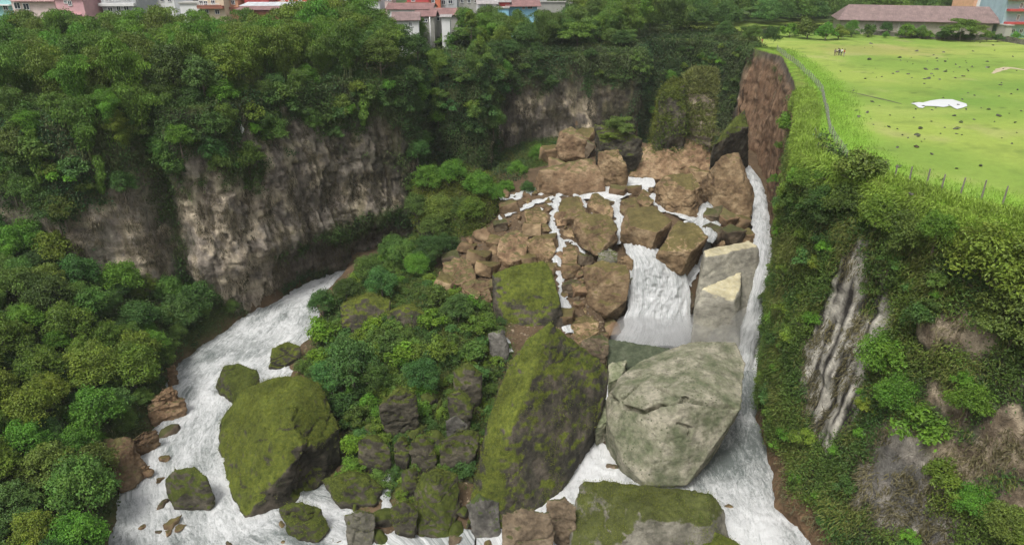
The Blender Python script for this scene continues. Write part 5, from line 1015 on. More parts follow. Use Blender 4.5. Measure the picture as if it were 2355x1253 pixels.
for p, q in zip(P, Nn):
    k = ['broad', 'broad_dark', 'broad_blue', 'broad_yellow', 'broad_vivid', 'bamboo'][rc.choice(6, p=[.26, .24, .2, .1, .08, .12])]; ad = {'broad': "mid green", 'broad_dark': "dark green", 'broad_yellow': "yellow green", 'broad_vivid': "bright green", 'broad_blue': "blue green", 'bamboo': "drooping bamboo"}[k]; bb = k == 'bamboo'
    plant("bamboo_clump" if bb else "tree", k, p + q * .5 - np.array([0, 0, 3.2]), rc.uniform(.55, .95), (ad + " tree clinging to" if not bb else "bamboo clump drooping over") + " the top of the rock face, " + ("left of the pale rock" if p[0] < -66 else "above the pale rock" if p[0] < -36 else "above the dark recess"), "bamboo" if bb else "tree", ad + " trees clinging to the top of the town side rock face")
for (a, b, k, s, lab) in [(2040,840,'broad_vivid',.95,"fresh green tree growing out of the rock face beside the streaked pale rock"),(2290,640,'broad_yellow',1.25,"large yellow green tree overhanging the meadow side rock face"),(2240,600,'broad_yellow',.7,"yellow green tree left of the large overhanging one"),(2330,760,'broad',1.0,"green tree under the large overhanging one"),
        (2100,560,'broad',.8,"rounded tree just below the meadow edge"),(2030,520,'broad_yellow',.75,"yellowish tree just below the meadow edge"),(2160,540,'broad_vivid',.55,"bright small tree in the grass below the meadow edge"),(1950,480,'broad',.75,"tree on the shoulder beside the fence end"),(1900,470,'broad_dark',.65,"dark tree on the shoulder near the torrent"),(1860,430,'broad_yellow',.55,"yellowish tree at the corner of the shoulder"),
        (1980,400,'bush',2.2,"dark green bush at the last wired fence post"),(2230,930,'broad_vivid',.6,"green tree between bare tan patches"),(2060,930,'broad_vivid',.65,"bushy tree below the fresh green one"),(2130,980,'bush_vivid',2.2,"bright thicket left of the bare tan patches"),(2240,1160,'broad_vivid',.55,"green tree low on the rock face"),(2300,1215,'broad',.6,"green tree at the very foot of the rock face")]:
    h = hitall(a, b)
    if h: s_ = s; pos = h[0] + h[2] * .2; k0 = 'bush' in k; plant("bush" if k0 else "tree", k, (pos[0], pos[1], pos[2] - (2.8 if not k0 else .8) * s), s, lab, "bush" if k0 else "tree", None)
for (a, b, s) in [(1812,300,1.6),(1795,345,1.1),(1785,420,1.2),(1840,425,1.3),(1900,420,1.2),(1960,410,1.1)]:
    h = hitall(a, b); plant("bush", ['bush', 'bush_yellow', 'bush_vivid'][rc.randint(3)], tuple(h[0] - Vector((0, 0, .5))), s, "bush on the brink of the meadow beside the wire fence", "bush", "bushes on the brink of the meadow")

# ---- stuff: leaves and hanging grass over the faces, ground cover, moss
def cover(name, V, F, dens, w, rng, label, leafy=.5, L=.34, puff=1.2, base=(.062, .105, .024), grass=(.125, .135, .045), per=5, spread=.35, hang=.7, parent=None, gl=2.0, sc=1.0, kind="stuff"):
    nn, ar = tri_arrays(V, F); tot = float((ar * w).sum()); n = int(min(tot * dens, 130000)); 
    if n < 10: return None
    P, Nn, ii = sample(V, F, w, n, rng); cl = fbm(P, 1.7 * sc, 3, 401); big = fbm(P, 7 * sc, 3, 403); isg = (fbm(P, 4.5, 3, 407) + .25 * rng.normal(size=n)) > (leafy - .5) * 1.1
    P = P + Nn * (puff * np.clip(cl + .15, 0, 1) * (~isg) + .05)[:, None]
    P = np.repeat(P, per, 0) + spread * rng.normal(size=(n * per, 3)); Nn = np.repeat(Nn, per, 0); g = np.repeat(isg, per)[:, None]; m = len(P)
    flat = np.clip(Nn[:, 2:3], 0, 1)
    Dl = unit(Nn * .5 + .8 * rng.normal(size=(m, 3)) + np.array([0, 0, -.4])); Dg = unit(Nn * .55 + np.array([0, 0, -1]) * hang * (1 - flat) + np.array([0, 0, .6]) * flat + .28 * rng.normal(size=(m, 3)))
    D = np.where(g, Dg, Dl); ln = L * np.where(g[:, 0], gl, 1.0) * rng.uniform(.6, 1.3, m); wd = L * np.where(g[:, 0], .30, .62) * rng.uniform(.7, 1.2, m)
    hue = np.repeat(fbm(P[::per], 3.0, 3, 411), per)[:, None] if True else 0
    cL = np.array(base) * (1 + .5 * hue) * (1 + np.clip(np.repeat(big, per)[:, None], -.4, .6) * np.array([[.9, .45, 0]])); cG = np.array(grass) * (1 + .5 * hue)
    c = np.clip(np.where(g, cG, cL) * (1 + .33 * rng.uniform(-1, 1, (m, 1))), .004, 1)
    Nl = unit(Nn + .7 * rng.normal(size=(m, 3)) + np.array([0, 0, .4])); v, f, cc = quads(P, D, Nl, ln, wd, c, .2)
    return obj(name, mesh_arr(name, v, f, M_stuff, col=cc, smooth=False), parent, kind=kind, label=label)
rs = np.random.RandomState(99)
for ci, (c, dn) in enumerate(zip(CL, (6.5, 5.5, 22))):
    V, F = c['V'], c['F']; fv = c['veg'][F].mean(1); fz = V[F][:, :, 2].mean(1); fu = c['U'][F].mean(1); w = ss(.3, .8, fv) * (fz > 1.0) * (fz < (38.5 if ci < 2 else 35.6))
    nm = ["overgrown rock face on the town side", "rock face at the head of the gorge", "meadow side rock face"][ci]
    cover("creeper", V, F, dn, w, rs, "leafy creepers and hanging grass matted over the " + nm, leafy=[.62, .6, .66][ci], L=[.40, .45, .27][ci], puff=[1.2, 1.2, 1.1][ci], per=6, sc=[1.2, 1.3, .9][ci], base=[(.055, .115, .027), (.055, .11, .03), (.085, .145, .024)][ci], grass=[(.095, .125, .04), (.085, .115, .04), (.14, .165, .035)][ci], gl=[2, 2, 2.6][ci])
    w2 = (1 - ss(.2, .6, fv)) * (fz > 2) * (fz < 37) * (fu < 28.3 if ci < 2 else (fu > 32.8)) * ss(-.15, .35, fbm(V[F].mean(1), (2, 2, 6), 3, 421))
    cover("hanging_grass", V, F, [5.5, 6.5, 9][ci], w2, rs, "sparse dry grass hanging down the bare parts of the " + nm, leafy=-2, L=.36, puff=.1, per=4, grass=[(.135, .115, .07), (.105, .092, .06), (.13, .115, .055)][ci], gl=2.2, spread=.2, hang=1.3)
FV = VT; FF = FT[floorm]; cen = FV[FF].mean(1); wg = zone_green(cen[:, 0], cen[:, 1]) * (cen[:, 2] > .8) * (cen[:, 1] < 175) * inside(POLY, cen[:, 0], cen[:, 1])
cover("undergrowth", FV, FF, 9, wg * (cen[:, 0] > -42), rs, "dense low growth of leaves and grass covering the mound between the rocks", leafy=.62, L=.30, puff=1.2, per=6, base=(.07, .125, .025), grass=(.14, .15, .03), gl=1.6)
cover("undergrowth", FV, FF, 3.5, wg * (cen[:, 0] <= -42) * (cen[:, 1] > 25), rs, "dark low growth under the trees of the wooded river slope", leafy=.8, L=.42, puff=1.0, per=5, base=(.05, .095, .022))
head = (cen[:, 1] > 140) & (cen[:, 1] < 205) & ((cen[:, 0] < 3) | (cen[:, 1] > 172)) & inside(POLY, cen[:, 0], cen[:, 1])
cover("undergrowth", FV, FF, 5, head * 1.0, rs, "dark growth filling the ravine floor at the gorge head", leafy=.8, L=.42, puff=1.2, per=5, base=(.045, .085, .026))
FP = FT[isout & ~mead]; cp = VT[FP].mean(1); pd_ = pdist(TOP, cp[:, 0], cp[:, 1], False)
wp = ((pd_ < 26) & (cp[:, 0] > -110) & (cp[:, 0] < 75) & (cp[:, 1] < 235) & (cp[:, 1] > 60)) * ss(-.35, .1, fbm(cp, 6, 3, 431))
cover("scrub", VT + np.array([0, 0, .3]), FP, 4.5, wp * 1.0, rs, "tangled scrub covering the plateau along the gorge edge", leafy=.7, L=.42, puff=1.6, per=6, base=(.065, .115, .028), grass=(.13, .15, .04), gl=1.5)
# verge of long grass between fence and brink
L3 = CL[2]; V, F = L3['V'], L3['F']; fz = V[F][:, :, 2].mean(1); fu = L3['U'][F].mean(1)
cover("verge_grass", V, F, 26, (fz > 35.2) * (fu > 31.5) * 1.0, rs, "long bright grass hanging over the brink of the meadow", leafy=-2, L=.26, puff=.1, per=5, grass=(.23, .34, .045), gl=2.2, spread=.2, hang=.5)
FM = FT[mead]; cm = VT[FM].mean(1); wm = ss(6, 3, pdist(FENCE_XY, cm[:, 0], cm[:, 1], False)) + ss(3, 1, pdist(TOP, cm[:, 0], cm[:, 1], False)); wm = wm * (cm[:, 1] > 40) * (cm[:, 1] < 190)
cover("verge_grass", VT, FM, 9, wm, rs, "tufts of long bright grass along the fence line", leafy=-2, L=.17, puff=.05, per=4, grass=(.20, .33, .04), gl=2.0, spread=.2)
def bmesh_arr(q):
    n = len(q.vertices); V = np.empty(n * 3, np.float32); q.vertices.foreach_get("co", V); return V.reshape(-1, 3).astype(float), np.array([p.vertices[:] for p in q.polygons if len(p.vertices) == 4])
pv, pf = bmesh_arr(PIL[1]); pn, pa = tri_arrays(pv, pf); pcn = pv[pf].mean(1) + PIL[2]
cover("grass_cap", pv, pf, 30, (pn[:, 2] > .45) * 1.0, rs, None, leafy=-2, L=.42, puff=.1, per=5, grass=(.17, .19, .05), gl=2.2, spread=.25, parent=PIL[0])
cover("creeper", pv, pf, 9, ss(-.1, .25, fbm(pcn, 3, 3, 9) - .45 + (pcn[:, 2] > 34.5) * .6 + (pcn[:, 0] < pcn[:, 0].mean() - 2.6) * .6), rs, None, leafy=.6, L=.32, puff=.5, per=5, parent=PIL[0])
for lab_, its in MASS.items(): bake('wood' if 'wood of' in lab_ else 'shrubbery', its, M_stuff, lab_)
for o, q, org, ms, mc in BOULD:
    if ms <= 0: continue
    n = len(q.vertices); V = np.empty(n * 3, np.float32); q.vertices.foreach_get("co", V); V = V.reshape(-1, 3).astype(float)
    ls = np.array([p.vertices[:] for p in q.polygons if len(p.vertices) == 4]); nn, ar = tri_arrays(V, ls); cn = V[ls].mean(1) + org
    w = ss(.05, .42, (nn[:, 2] - .45) * 1.0 + .8 * fbm(cn, 2.6, 4, 441) + (ms - .5) * .8) * (cn[:, 2] > .5)
    hb = ms > 1.1
    cover("moss", V, ls, 10 if not hb else 10, w, rs, None, leafy=.35 if not hb else .7, L=.15 if not hb else .36, puff=.16 if not hb else 1.0, per=5, base=(.085, .12, .014), grass=(.15, .17, .022), parent=o, gl=1.7, spread=.14 if not hb else .3, hang=.5)
# ------------------------------------------------------------ meadow: fence, stones, pool, people
M_post = plain("weathered_post", (.19, .17, .14), .9, scale=6); M_wire = plain("pale_wire", (.30, .31, .30), .5, var=.1)
def ground_z(x, y): return float(plat_h(A1(x), A1(y))[0])
def fence(pts, spacing, label, hgt=1.35, wires=True, r=.055, exact=False):
    W_ = np.array([Wz(a, b, PLAT)[:2] for a, b in pts]); sg = np.hypot(*np.diff(W_, axis=0).T); cu = np.concatenate([[0], np.cumsum(sg)])
    s = cu if exact else np.arange(0, cu[-1], spacing); Q = np.stack([np.interp(s, cu, W_[:, 0]), np.interp(s, cu, W_[:, 1])], -1)
    rr = np.random.RandomState(len(pts)); root = empty("fence", (Q[0][0], Q[0][1], ground_z(*Q[0])), label=label, cat="fence"); lo = np.array([Q[0][0], Q[0][1], ground_z(*Q[0])]); tops = []
    for x, y in Q:
        z = ground_z(x, y); lx, ly = rr.uniform(-.07, .07, 2); b = np.array([x, y, z]) - lo; h = hgt * rr.uniform(.9, 1.12)
        MB().tube([tuple(b + [0, 0, -.3]), tuple(b + [lx * .5, ly * .5, h * .5]), tuple(b + [lx, ly, h])], [r * 1.2, r, r * .85], 6).build("post", M_post, root); tops.append((b, np.array([lx, ly, h])))
    if wires:
        for f in (.25, .42, .6, .78, .95):
            m = MB(); m.tube([tuple(b + t * f) for b, t in tops], .010, 4); m.build("wire", M_wire, root)
        m = MB()
        for (b, t), (b2, t2) in zip(tops[:-1], tops[1:]):
            for k in np.linspace(.08, .92, 9):
                q = b * (1 - k) + b2 * k; t3 = t * (1 - k) + t2 * k; m.tube([tuple(q + t3 * .1), tuple(q + t3 * .95)], .006, 3)
        m.build("mesh_netting", M_wire, root)
    return root
fence([(1786,118),(1830,152),(1872,192),(1889,215),(1899,262),(1907,308),(1925,340),(1950,376)], 2.3, "wire mesh fence curving along the brink of the meadow")
fence([(2007,403),(2030,405),(2056,418),(2088,430),(2129,434),(2163,442),(2207,453),(2256,460),(2304,474),(2353,487)], 3, "row of bare wooden posts above the leafy rock face", wires=False, r=.085, exact=True, hgt=1.95)
fence([(1842,86),(1870,80),(1900,72)], 3.2, "short old fence in the rough grass at the far corner of the meadow", hgt=1.2, wires=False)
MS = [(540,262,35),(650,240,38),(740,302,30),(1048,353,30),(1233,360,36),(727,412,35),(937,400,26),(940,420,26),(1015,400,18),(1192,408,38),(1250,430,28),(1318,450,24),(1437,465,28),(1387,428,18),(1440,355,20),(1587,347,20),(1578,312,20),(1488,295,20),(1713,395,26),(528,493,30),(887,503,26),(920,494,36),(995,508,30),(702,541,28),(1133,540,48),(1113,478,30),(1185,478,40),(1155,508,26),(1250,495,36),(1303,497,20),(1320,540,30),(1375,530,26),(1107,572,24),(1210,547,24),(1628,589,36),(1740,618,28),(1618,663,18),(1703,648,26),(640,763,32),(715,777,34),(645,808,42),(575,800,20),(1310,800,44),(1355,848,44),(1730,848,34),(1325,893,40),(1212,924,30),(1075,887,40),(1057,928,34),(922,1012,24),(1048,1008,40),(1163,1058,40),(1697,993,32),(1327,1158,38),(1493,1140,36),(917,1145,66),(1227,1237,46),(810,1112,26),(1637,957,20),(1545,758,40),(1390,757,30),(1615,803,50),(1270,730,26),(1335,728,30),(1100,735,24),(1530,430,40),(1540,470,40),(1010,1335,46),(1075,1312,50),(620,625,20),(540,622,18)]
rm = np.random.RandomState(41)
def where(px, py):
    a = "beside the white pool" if 2080 < px < 2240 and 225 < py < 265 else "near the row of bare posts" if py > 370 else "inside the bend of the wire fence" if px < 1990 and py > 230 else "near the group of people" if px < 2010 and py < 190 else "in the far meadow before the stone wall" if py < 115 else "between the pool and the stone wall" if py < 215 else "between the pool and the bare posts"
    return a
for i, (zx, zy, w) in enumerate(MS):
    px, py = 1755 + zx / 2.983, zy / 2.983; p = Wz(px, py, PLAT); p[2] = ground_z(p[0], p[1]); ww = w / 2.983 / pscale(p) * .95
    fl_ = .45 if ww > 1.2 else .6; pale = i in (31, 50)
    stone("field_stone", p, ww, M_wet if pale else M_dark, ("pale " if pale else "") + ("broad flat" if ww > 1.5 else "small dark" if ww < .9 else "dark rounded") + " stone lying in the grass " + where(px, py), "field stones " + where(px, py), rm, fl_, cat="stone", sink=.05)
for i in range(60):
    px, py = rm.uniform(1980, 2350), rm.uniform(95, 330); p = Wz(px, py, PLAT); p[2] = ground_z(p[0], p[1]); stone("field_stone", p, rm.uniform(.3, .6), M_dark, "tiny dark stone lying in the grass " + where(px, py), "tiny field stones " + where(px, py), rm, .6, cat="stone", sink=.05)
# pool: still water with the cloud's reflection painted as a near white base colour
m_pool, nt, bs = newmat("pool_painted_reflection"); bs.inputs['Base Color'].default_value = (.85, .86, .86, 1); bs.inputs['Roughness'].default_value = .08; bs.inputs['Specular IOR Level'].default_value = 1.0; bs.inputs['Metallic'].default_value = .15
nn_ = nnoise(nt, 1.2, 3); nbump(nt, bs, nn_.outputs[0], .05, .05)
pp = [(2094,240),(2112,237),(2122,238),(2140,233),(2160,230),(2190,230),(2207,236),(2222,241),(2224,247),(2212,251),(2200,254),(2192,250),(2185,246),(2170,249),(2150,247),(2128,246),(2122,251),(2112,250),(2104,243)]
c = np.array([Wz(a, b, PLAT) for a, b in pp]); bm = bmesh.new(); vs = [bm.verts.new((q[0], q[1], ground_z(q[0], q[1]) + .10)) for q in c]; bm.faces.new(vs); bmesh.ops.triangulate(bm, faces=bm.faces)
me = bpy.data.meshes.new("meadow_pool"); bm.to_mesh(me); bm.free(); me.materials.append(m_pool); obj("meadow_pool", me, kind="structure", label="small meadow pool, its cloud reflection painted white")
M_dirt = plain("bare_dirt", (.42, .35, .23), .95, scale=1.5); M_ditch = plain("ditch_soil", (.08, .09, .04), .95, scale=1.5)
def strip(name, path, w, mat, label):
    P = np.array([Wz(a, b, PLAT) for a, b in path]); cu = np.concatenate([[0], np.cumsum(np.linalg.norm(np.diff(P, axis=0), axis=1))]); s = np.linspace(0, cu[-1], 60); Q = np.stack([np.interp(s, cu, P[:, k]) for k in range(3)], -1)
    tg = np.gradient(Q, axis=0); sd_ = unit(np.stack([tg[:, 1], -tg[:, 0], 0 * s], -1)); ww = w * (.6 + .5 * fbm(P3(s, 1), 2, 3, 3)) * np.sin(np.pi * np.linspace(.04, .96, 60)) ** .5
    V = np.stack([Q - sd_ * ww[:, None] / 2, Q, Q + sd_ * ww[:, None] / 2], 1); V[..., 2] = plat_h(V[..., 0], V[..., 1]) + .03; V[:, 1, 2] += .02
    obj(name, mesh_arr(name, V.reshape(-1, 3), grid_faces(60, 3), mat), kind="structure", label=label)
strip("path", [(2282,172),(2300,162),(2318,157),(2345,161),(2380,166)], 2.6, M_dirt, "bare sandy patch worn into the meadow")
strip("ditch", [(1935,209),(1965,214),(2000,222),(2040,231),(2074,240)], 1.0, M_ditch, "narrow dark ditch running towards the pool")
# people
def mat_c(n, c, r=.8): return plain(n, c, r, var=.08)
M_skin = mat_c("skin", (.30, .17, .11)); M_hair = mat_c("hair", (.02, .015, .012))
def person(px, py, face, shirt, trous, lean, label, longer=False, hgt=1.66):
    p = Wz(px, py, PLAT); p[2] = ground_z(p[0], p[1]); root = empty("person", tuple(p), face, label=label, cat="person", group=None); s = hgt / 1.7
    L_ = lean; ys = lambda z: L_ * max(0, z - .9) * -.55
    J = {'pel': (0, 0, .93), 'bel': (0, ys(1.1), 1.10), 'che': (0, ys(1.3), 1.30), 'nk': (0, ys(1.45), 1.44), 'hd': (0, ys(1.55) - .02, 1.54), 'cr': (0, ys(1.65) - .03, 1.66),
         'hl': (.10, 0, .90), 'kl': (.11, -.03, .50), 'al': (.11, .02, .09), 'tl': (.12, -.13, .04), 'hr': (-.10, 0, .90), 'kr': (-.13, -.05, .50), 'ar': (-.14, .04, .09), 'tr': (-.15, -.11, .04),
         'sl': (.19, ys(1.4), 1.39), 'el': (.25, ys(1.2) - .03, 1.12), 'wl': (.22, ys(1.0) - .18, .92), 'fl': (.21, ys(1.0) - .24, .84), 'sr': (-.19, ys(1.4), 1.39), 'er': (-.26, ys(1.2) - .02, 1.12), 'wr': (-.23, ys(1.0) - .14, .90), 'fr': (-.22, ys(1.0) - .19, .82)}
    Rd = {'pel': .15, 'bel': .13, 'che': .155, 'nk': .06, 'hd': .095, 'cr': .085, 'hl': .09, 'kl': .06, 'al': .042, 'tl': .035, 'sl': .06, 'el': .045, 'wl': .033, 'fl': .03}
    Ed = [('pel','bel'),('bel','che'),('che','nk'),('nk','hd'),('hd','cr'),('pel','hl'),('hl','kl'),('kl','al'),('al','tl'),('pel','hr'),('hr','kr'),('kr','ar'),('ar','tr'),('che','sl'),('sl','el'),('el','wl'),('wl','fl'),('che','sr'),('sr','er'),('er','wr'),('wr','fr')]
    def skin(name, keys, edges, grow, mat, rootk):
        idx = {k: i for i, k in enumerate(keys)}; m = bpy.data.meshes.new("tmp"); m.from_pydata([tuple(np.array(J[k]) * s) for k in keys], [(idx[a], idx[b]) for a, b in edges], []); o = bpy.data.objects.new("tmp", m); COL.objects.link(o)
        sk = o.modifiers.new("s", 'SKIN'); sb = o.modifiers.new("b", 'SUBSURF'); sb.levels = 1; sb.render_levels = 1
        for k, i in idx.items():
            r = (Rd.get(k) or Rd[k[:-1] + 'l']) * s + grow; d = m.skin_vertices[0].data[i]; d.radius = (r, r * (.75 if k in ('pel', 'bel', 'che') else 1)); d.use_root = k == rootk
        q = bpy.data.meshes.new_from_object(o.evaluated_get(bpy.context.evaluated_depsgraph_get())); q.name = name; bpy.data.objects.remove(o); q.materials.clear(); q.materials.append(mat); q.polygons.foreach_set("use_smooth", np.ones(len(q.polygons), bool)); obj(name, q, root)
    skin("body", list(J), Ed, 0, M_skin, 'pel')
    sh = ['pel','bel','che','sl','el','sr','er'] + (['hl','hr'] if longer else []); skin("shirt", sh, [e for e in Ed if e[0] in sh and e[1] in sh], .022, shirt, 'pel')
    tk = ['pel','hl','kl','al','hr','kr','ar']; skin("trousers", tk, [e for e in Ed if e[0] in tk and e[1] in tk], .016, trous, 'pel')
    bm = bmesh.new(); bmesh.ops.create_uvsphere(bm, u_segments=10, v_segments=7, radius=.112 * s); bmesh.ops.translate(bm, verts=bm.verts, vec=(0, (ys(1.6) + .02) * s, 1.64 * s)); me = bpy.data.meshes.new("hair"); bm.to_mesh(me); bm.free(); me.materials.append(M_hair); obj("hair", me, root)
person(1919, 129.5, 2.4, mat_c("grey_cloth", (.17, .15, .15)), mat_c("brown_cloth", (.13, .10, .08)), 0, "person in grey brown clothes at the end of the meadow group", hgt=1.6)
person(1923.5, 128.5, 1.2, mat_c("cream_cloth", (.55, .52, .42)), mat_c("olive_cloth", (.10, .09, .03)), .6, "person in pale top and olive trousers bending towards the group")
person(1928.5, 129, 3.4, mat_c("navy_cloth", (.03, .03, .07)), mat_c("dark_cloth", (.04, .04, .05)), .1, "person in dark navy clothes in the middle of the meadow group")
person(1933.5, 129.5, 2.2, mat_c("white_cloth", (.78, .78, .78)), mat_c("green_black_cloth", (.03, .05, .045)), .3, "person in white shirt and dark trousers in the meadow group", longer=True)
person(1940, 131, 4.0, mat_c("red_cloth", (.50, .03, .05)), mat_c("pale_cloth", (.42, .35, .33)), 0, "person in a long red top at the right of the meadow group", longer=True, hgt=1.72)
person(1752, 101, 3.0, mat_c("orange_cloth", (.50, .12, .07)), mat_c("rust_cloth", (.30, .10, .06)), .7, "lone person in orange crouching at the bare far corner of the meadow", longer=True, hgt=1.3)
# stone wall along the far side of the meadow, black railing by the road
M_stonew = rockmat("rubble_wall", (.09, .085, .07), (.17, .16, .13), (.27, .25, .21), moss_lv=.2)
def wallseg(name, path, th, h, mat, label, cat):
    P = [Wz(a, b, PLAT) for a, b in path]; m = MB()
    for a, b in zip(P[:-1], P[1:]):
        n = int(max(2, np.hypot(*(b - a)[:2]) / .7))
        for k in range(n):
            q = a + (b - a) * k / n; r2 = a + (b - a) * (k + 1.08) / n; d = unit((r2 - q)[None])[0]; sd_ = np.array([-d[1], d[0], 0]) * th / 2; hh = h * rm.uniform(.85, 1.1); z0 = PLAT - .5; j = rm.uniform(-.08, .08)
            m.add([tuple(q - sd_)[:2] + (z0,), tuple(r2 - sd_)[:2] + (z0,), tuple(r2 + sd_)[:2] + (z0,), tuple(q + sd_)[:2] + (z0,), tuple(q - sd_ * .8 + [0, j, 0])[:2] + (PLAT + hh,), tuple(r2 - sd_ * .8)[:2] + (PLAT + hh * .97,), tuple(r2 + sd_ * .8)[:2] + (PLAT + hh * .97,), tuple(q + sd_ * .8)[:2] + (PLAT + hh,)], [(0,3,2,1),(4,5,6,7),(0,1,5,4),(1,2,6,5),(2,3,7,6),(3,0,4,7)])
    m.build(name, mat, label=label, cat=cat)
wallseg("stone_wall", [(1990,80),(2100,88),(2200,92),(2290,92),(2360,104),(2420,112)], .7, 1.3, M_stonew, "low tumbled stone wall between the meadow and the long shed", "wall")
M_black = plain("black_paint", (.03, .032, .035), .6)
r0 = Wz(1708, 85, PLAT); rail = empty("railing", tuple(r0), label="black railing beside the far corner of the meadow", cat="railing"); pth = [Wz(a, b, PLAT) - r0 for a, b in [(1708,86),(1740,80),(1775,76),(1806,68)]]
MB().tube([tuple(q + [0, 0, 1.25]) for q in pth], .09, 5).build("rail", M_black, rail); m = MB()
for a, b in zip(pth[:-1], pth[1:]):
    d = unit((b - a)[None])[0]; sd_ = np.array([-d[1], d[0], 0]) * .06
    m.add([tuple(a - sd_ + [0,0,.1]), tuple(b - sd_ + [0,0,.1]), tuple(b + sd_ + [0,0,.1]), tuple(a + sd_ + [0,0,.1]), tuple(a - sd_ + [0,0,1.05]), tuple(b - sd_ + [0,0,1.05]), tuple(b + sd_ + [0,0,1.05]), tuple(a + sd_ + [0,0,1.05])], [(0,3,2,1),(4,5,6,7),(0,1,5,4),(1,2,6,5),(2,3,7,6),(3,0,4,7)])
m.build("panel", M_black, rail)
for k in np.linspace(0, 1, 12):
    i = min(2, int(k * 3)); f = k * 3 - i; q = pth[i] * (1 - f) + pth[i+1] * f; MB().tube([tuple(q + [0,0,-.3]), tuple(q + [0,0,1.35])], .08, 5).build("post", M_black, rail)

# ------------------------------------------------------------ houses
CW = {k: plain(k + "_wall", c, .85, var=.10, scale=.8) for k, c in dict(pink=(.62,.36,.38), palepink=(.62,.50,.47), turq=(.30,.55,.55), white=(.70,.70,.69), grey=(.40,.41,.42), cream=(.62,.52,.38), red=(.45,.07,.07), orange=(.58,.17,.09), blue=(.28,.55,.70), bluegrey=(.30,.42,.46), concrete=(.36,.35,.32), brick=(.30,.12,.08), peach=(.66,.38,.24)).items()}
M_glass = plain("dark_window_glass", (.03, .04, .06), .2, var=.2); M_frame = plain("white_window_frame", (.75, .75, .74), .5, var=.04)
def tin(name, c):
    m, nt, bs = newmat(name); n = nnoise(nt, .6, 5, .7); n2 = nnoise(nt, 1.5, 3, .5, stretch=(6, .15, 1)); r = nramp(nt, n.outputs[0], [(.3, tuple(x * .62 for x in c)), (.6, c), (.8, tuple(min(1, x * 1.4) for x in c))]); q = nmix(nt, r.outputs[0], nramp(nt, n2.outputs[0], [(.35, .72), (.65, 1.1)]).outputs[0], .8, 'MULTIPLY')
    nt.links.new(q, bs.inputs['Base Color']); bs.inputs['Roughness'].default_value = .6; nbump(nt, bs, n2.outputs[0], .4, .1); return m
TIN = dict(rust=tin("rusty_tin", (.25, .135, .125)), grey=tin("grey_tin", (.38, .35, .34)), pale=tin("pale_tin", (.58, .60, .62)), red=tin("red_tin", (.45, .13, .12)), mauve=tin("weathered_shed_tin", (.24, .165, .155)))
NOW = [0]
def windows(root, lst, lo, y):
    for (a, b, w, h) in lst:
        c0 = Wy(a - w / 2, b + h / 2, y); c1 = Wy(a + w / 2, b - h / 2, y); x0, x1, z0, z1 = c0[0] - lo[0], c1[0] - lo[0], c0[2] - lo[2], c1[2] - lo[2]
        f = MB(); t = .12; f.box(x0 - t, x1 + t, -.16, .02, z0 - t, z0); f.box(x0 - t, x1 + t, -.16, .02, z1, z1 + t); f.box(x0 - t, x0, -.155, .02, z0, z1); f.box(x1, x1 + t, -.155, .02, z0, z1); f.box((x0 + x1) / 2 - .04, (x0 + x1) / 2 + .04, -.14, .02, z0, z1)
        fo_ = f.build("window", M_frame, root); MB().box(x0, x1, -.06, .015, z0, z1).build("pane", M_glass, fo_)
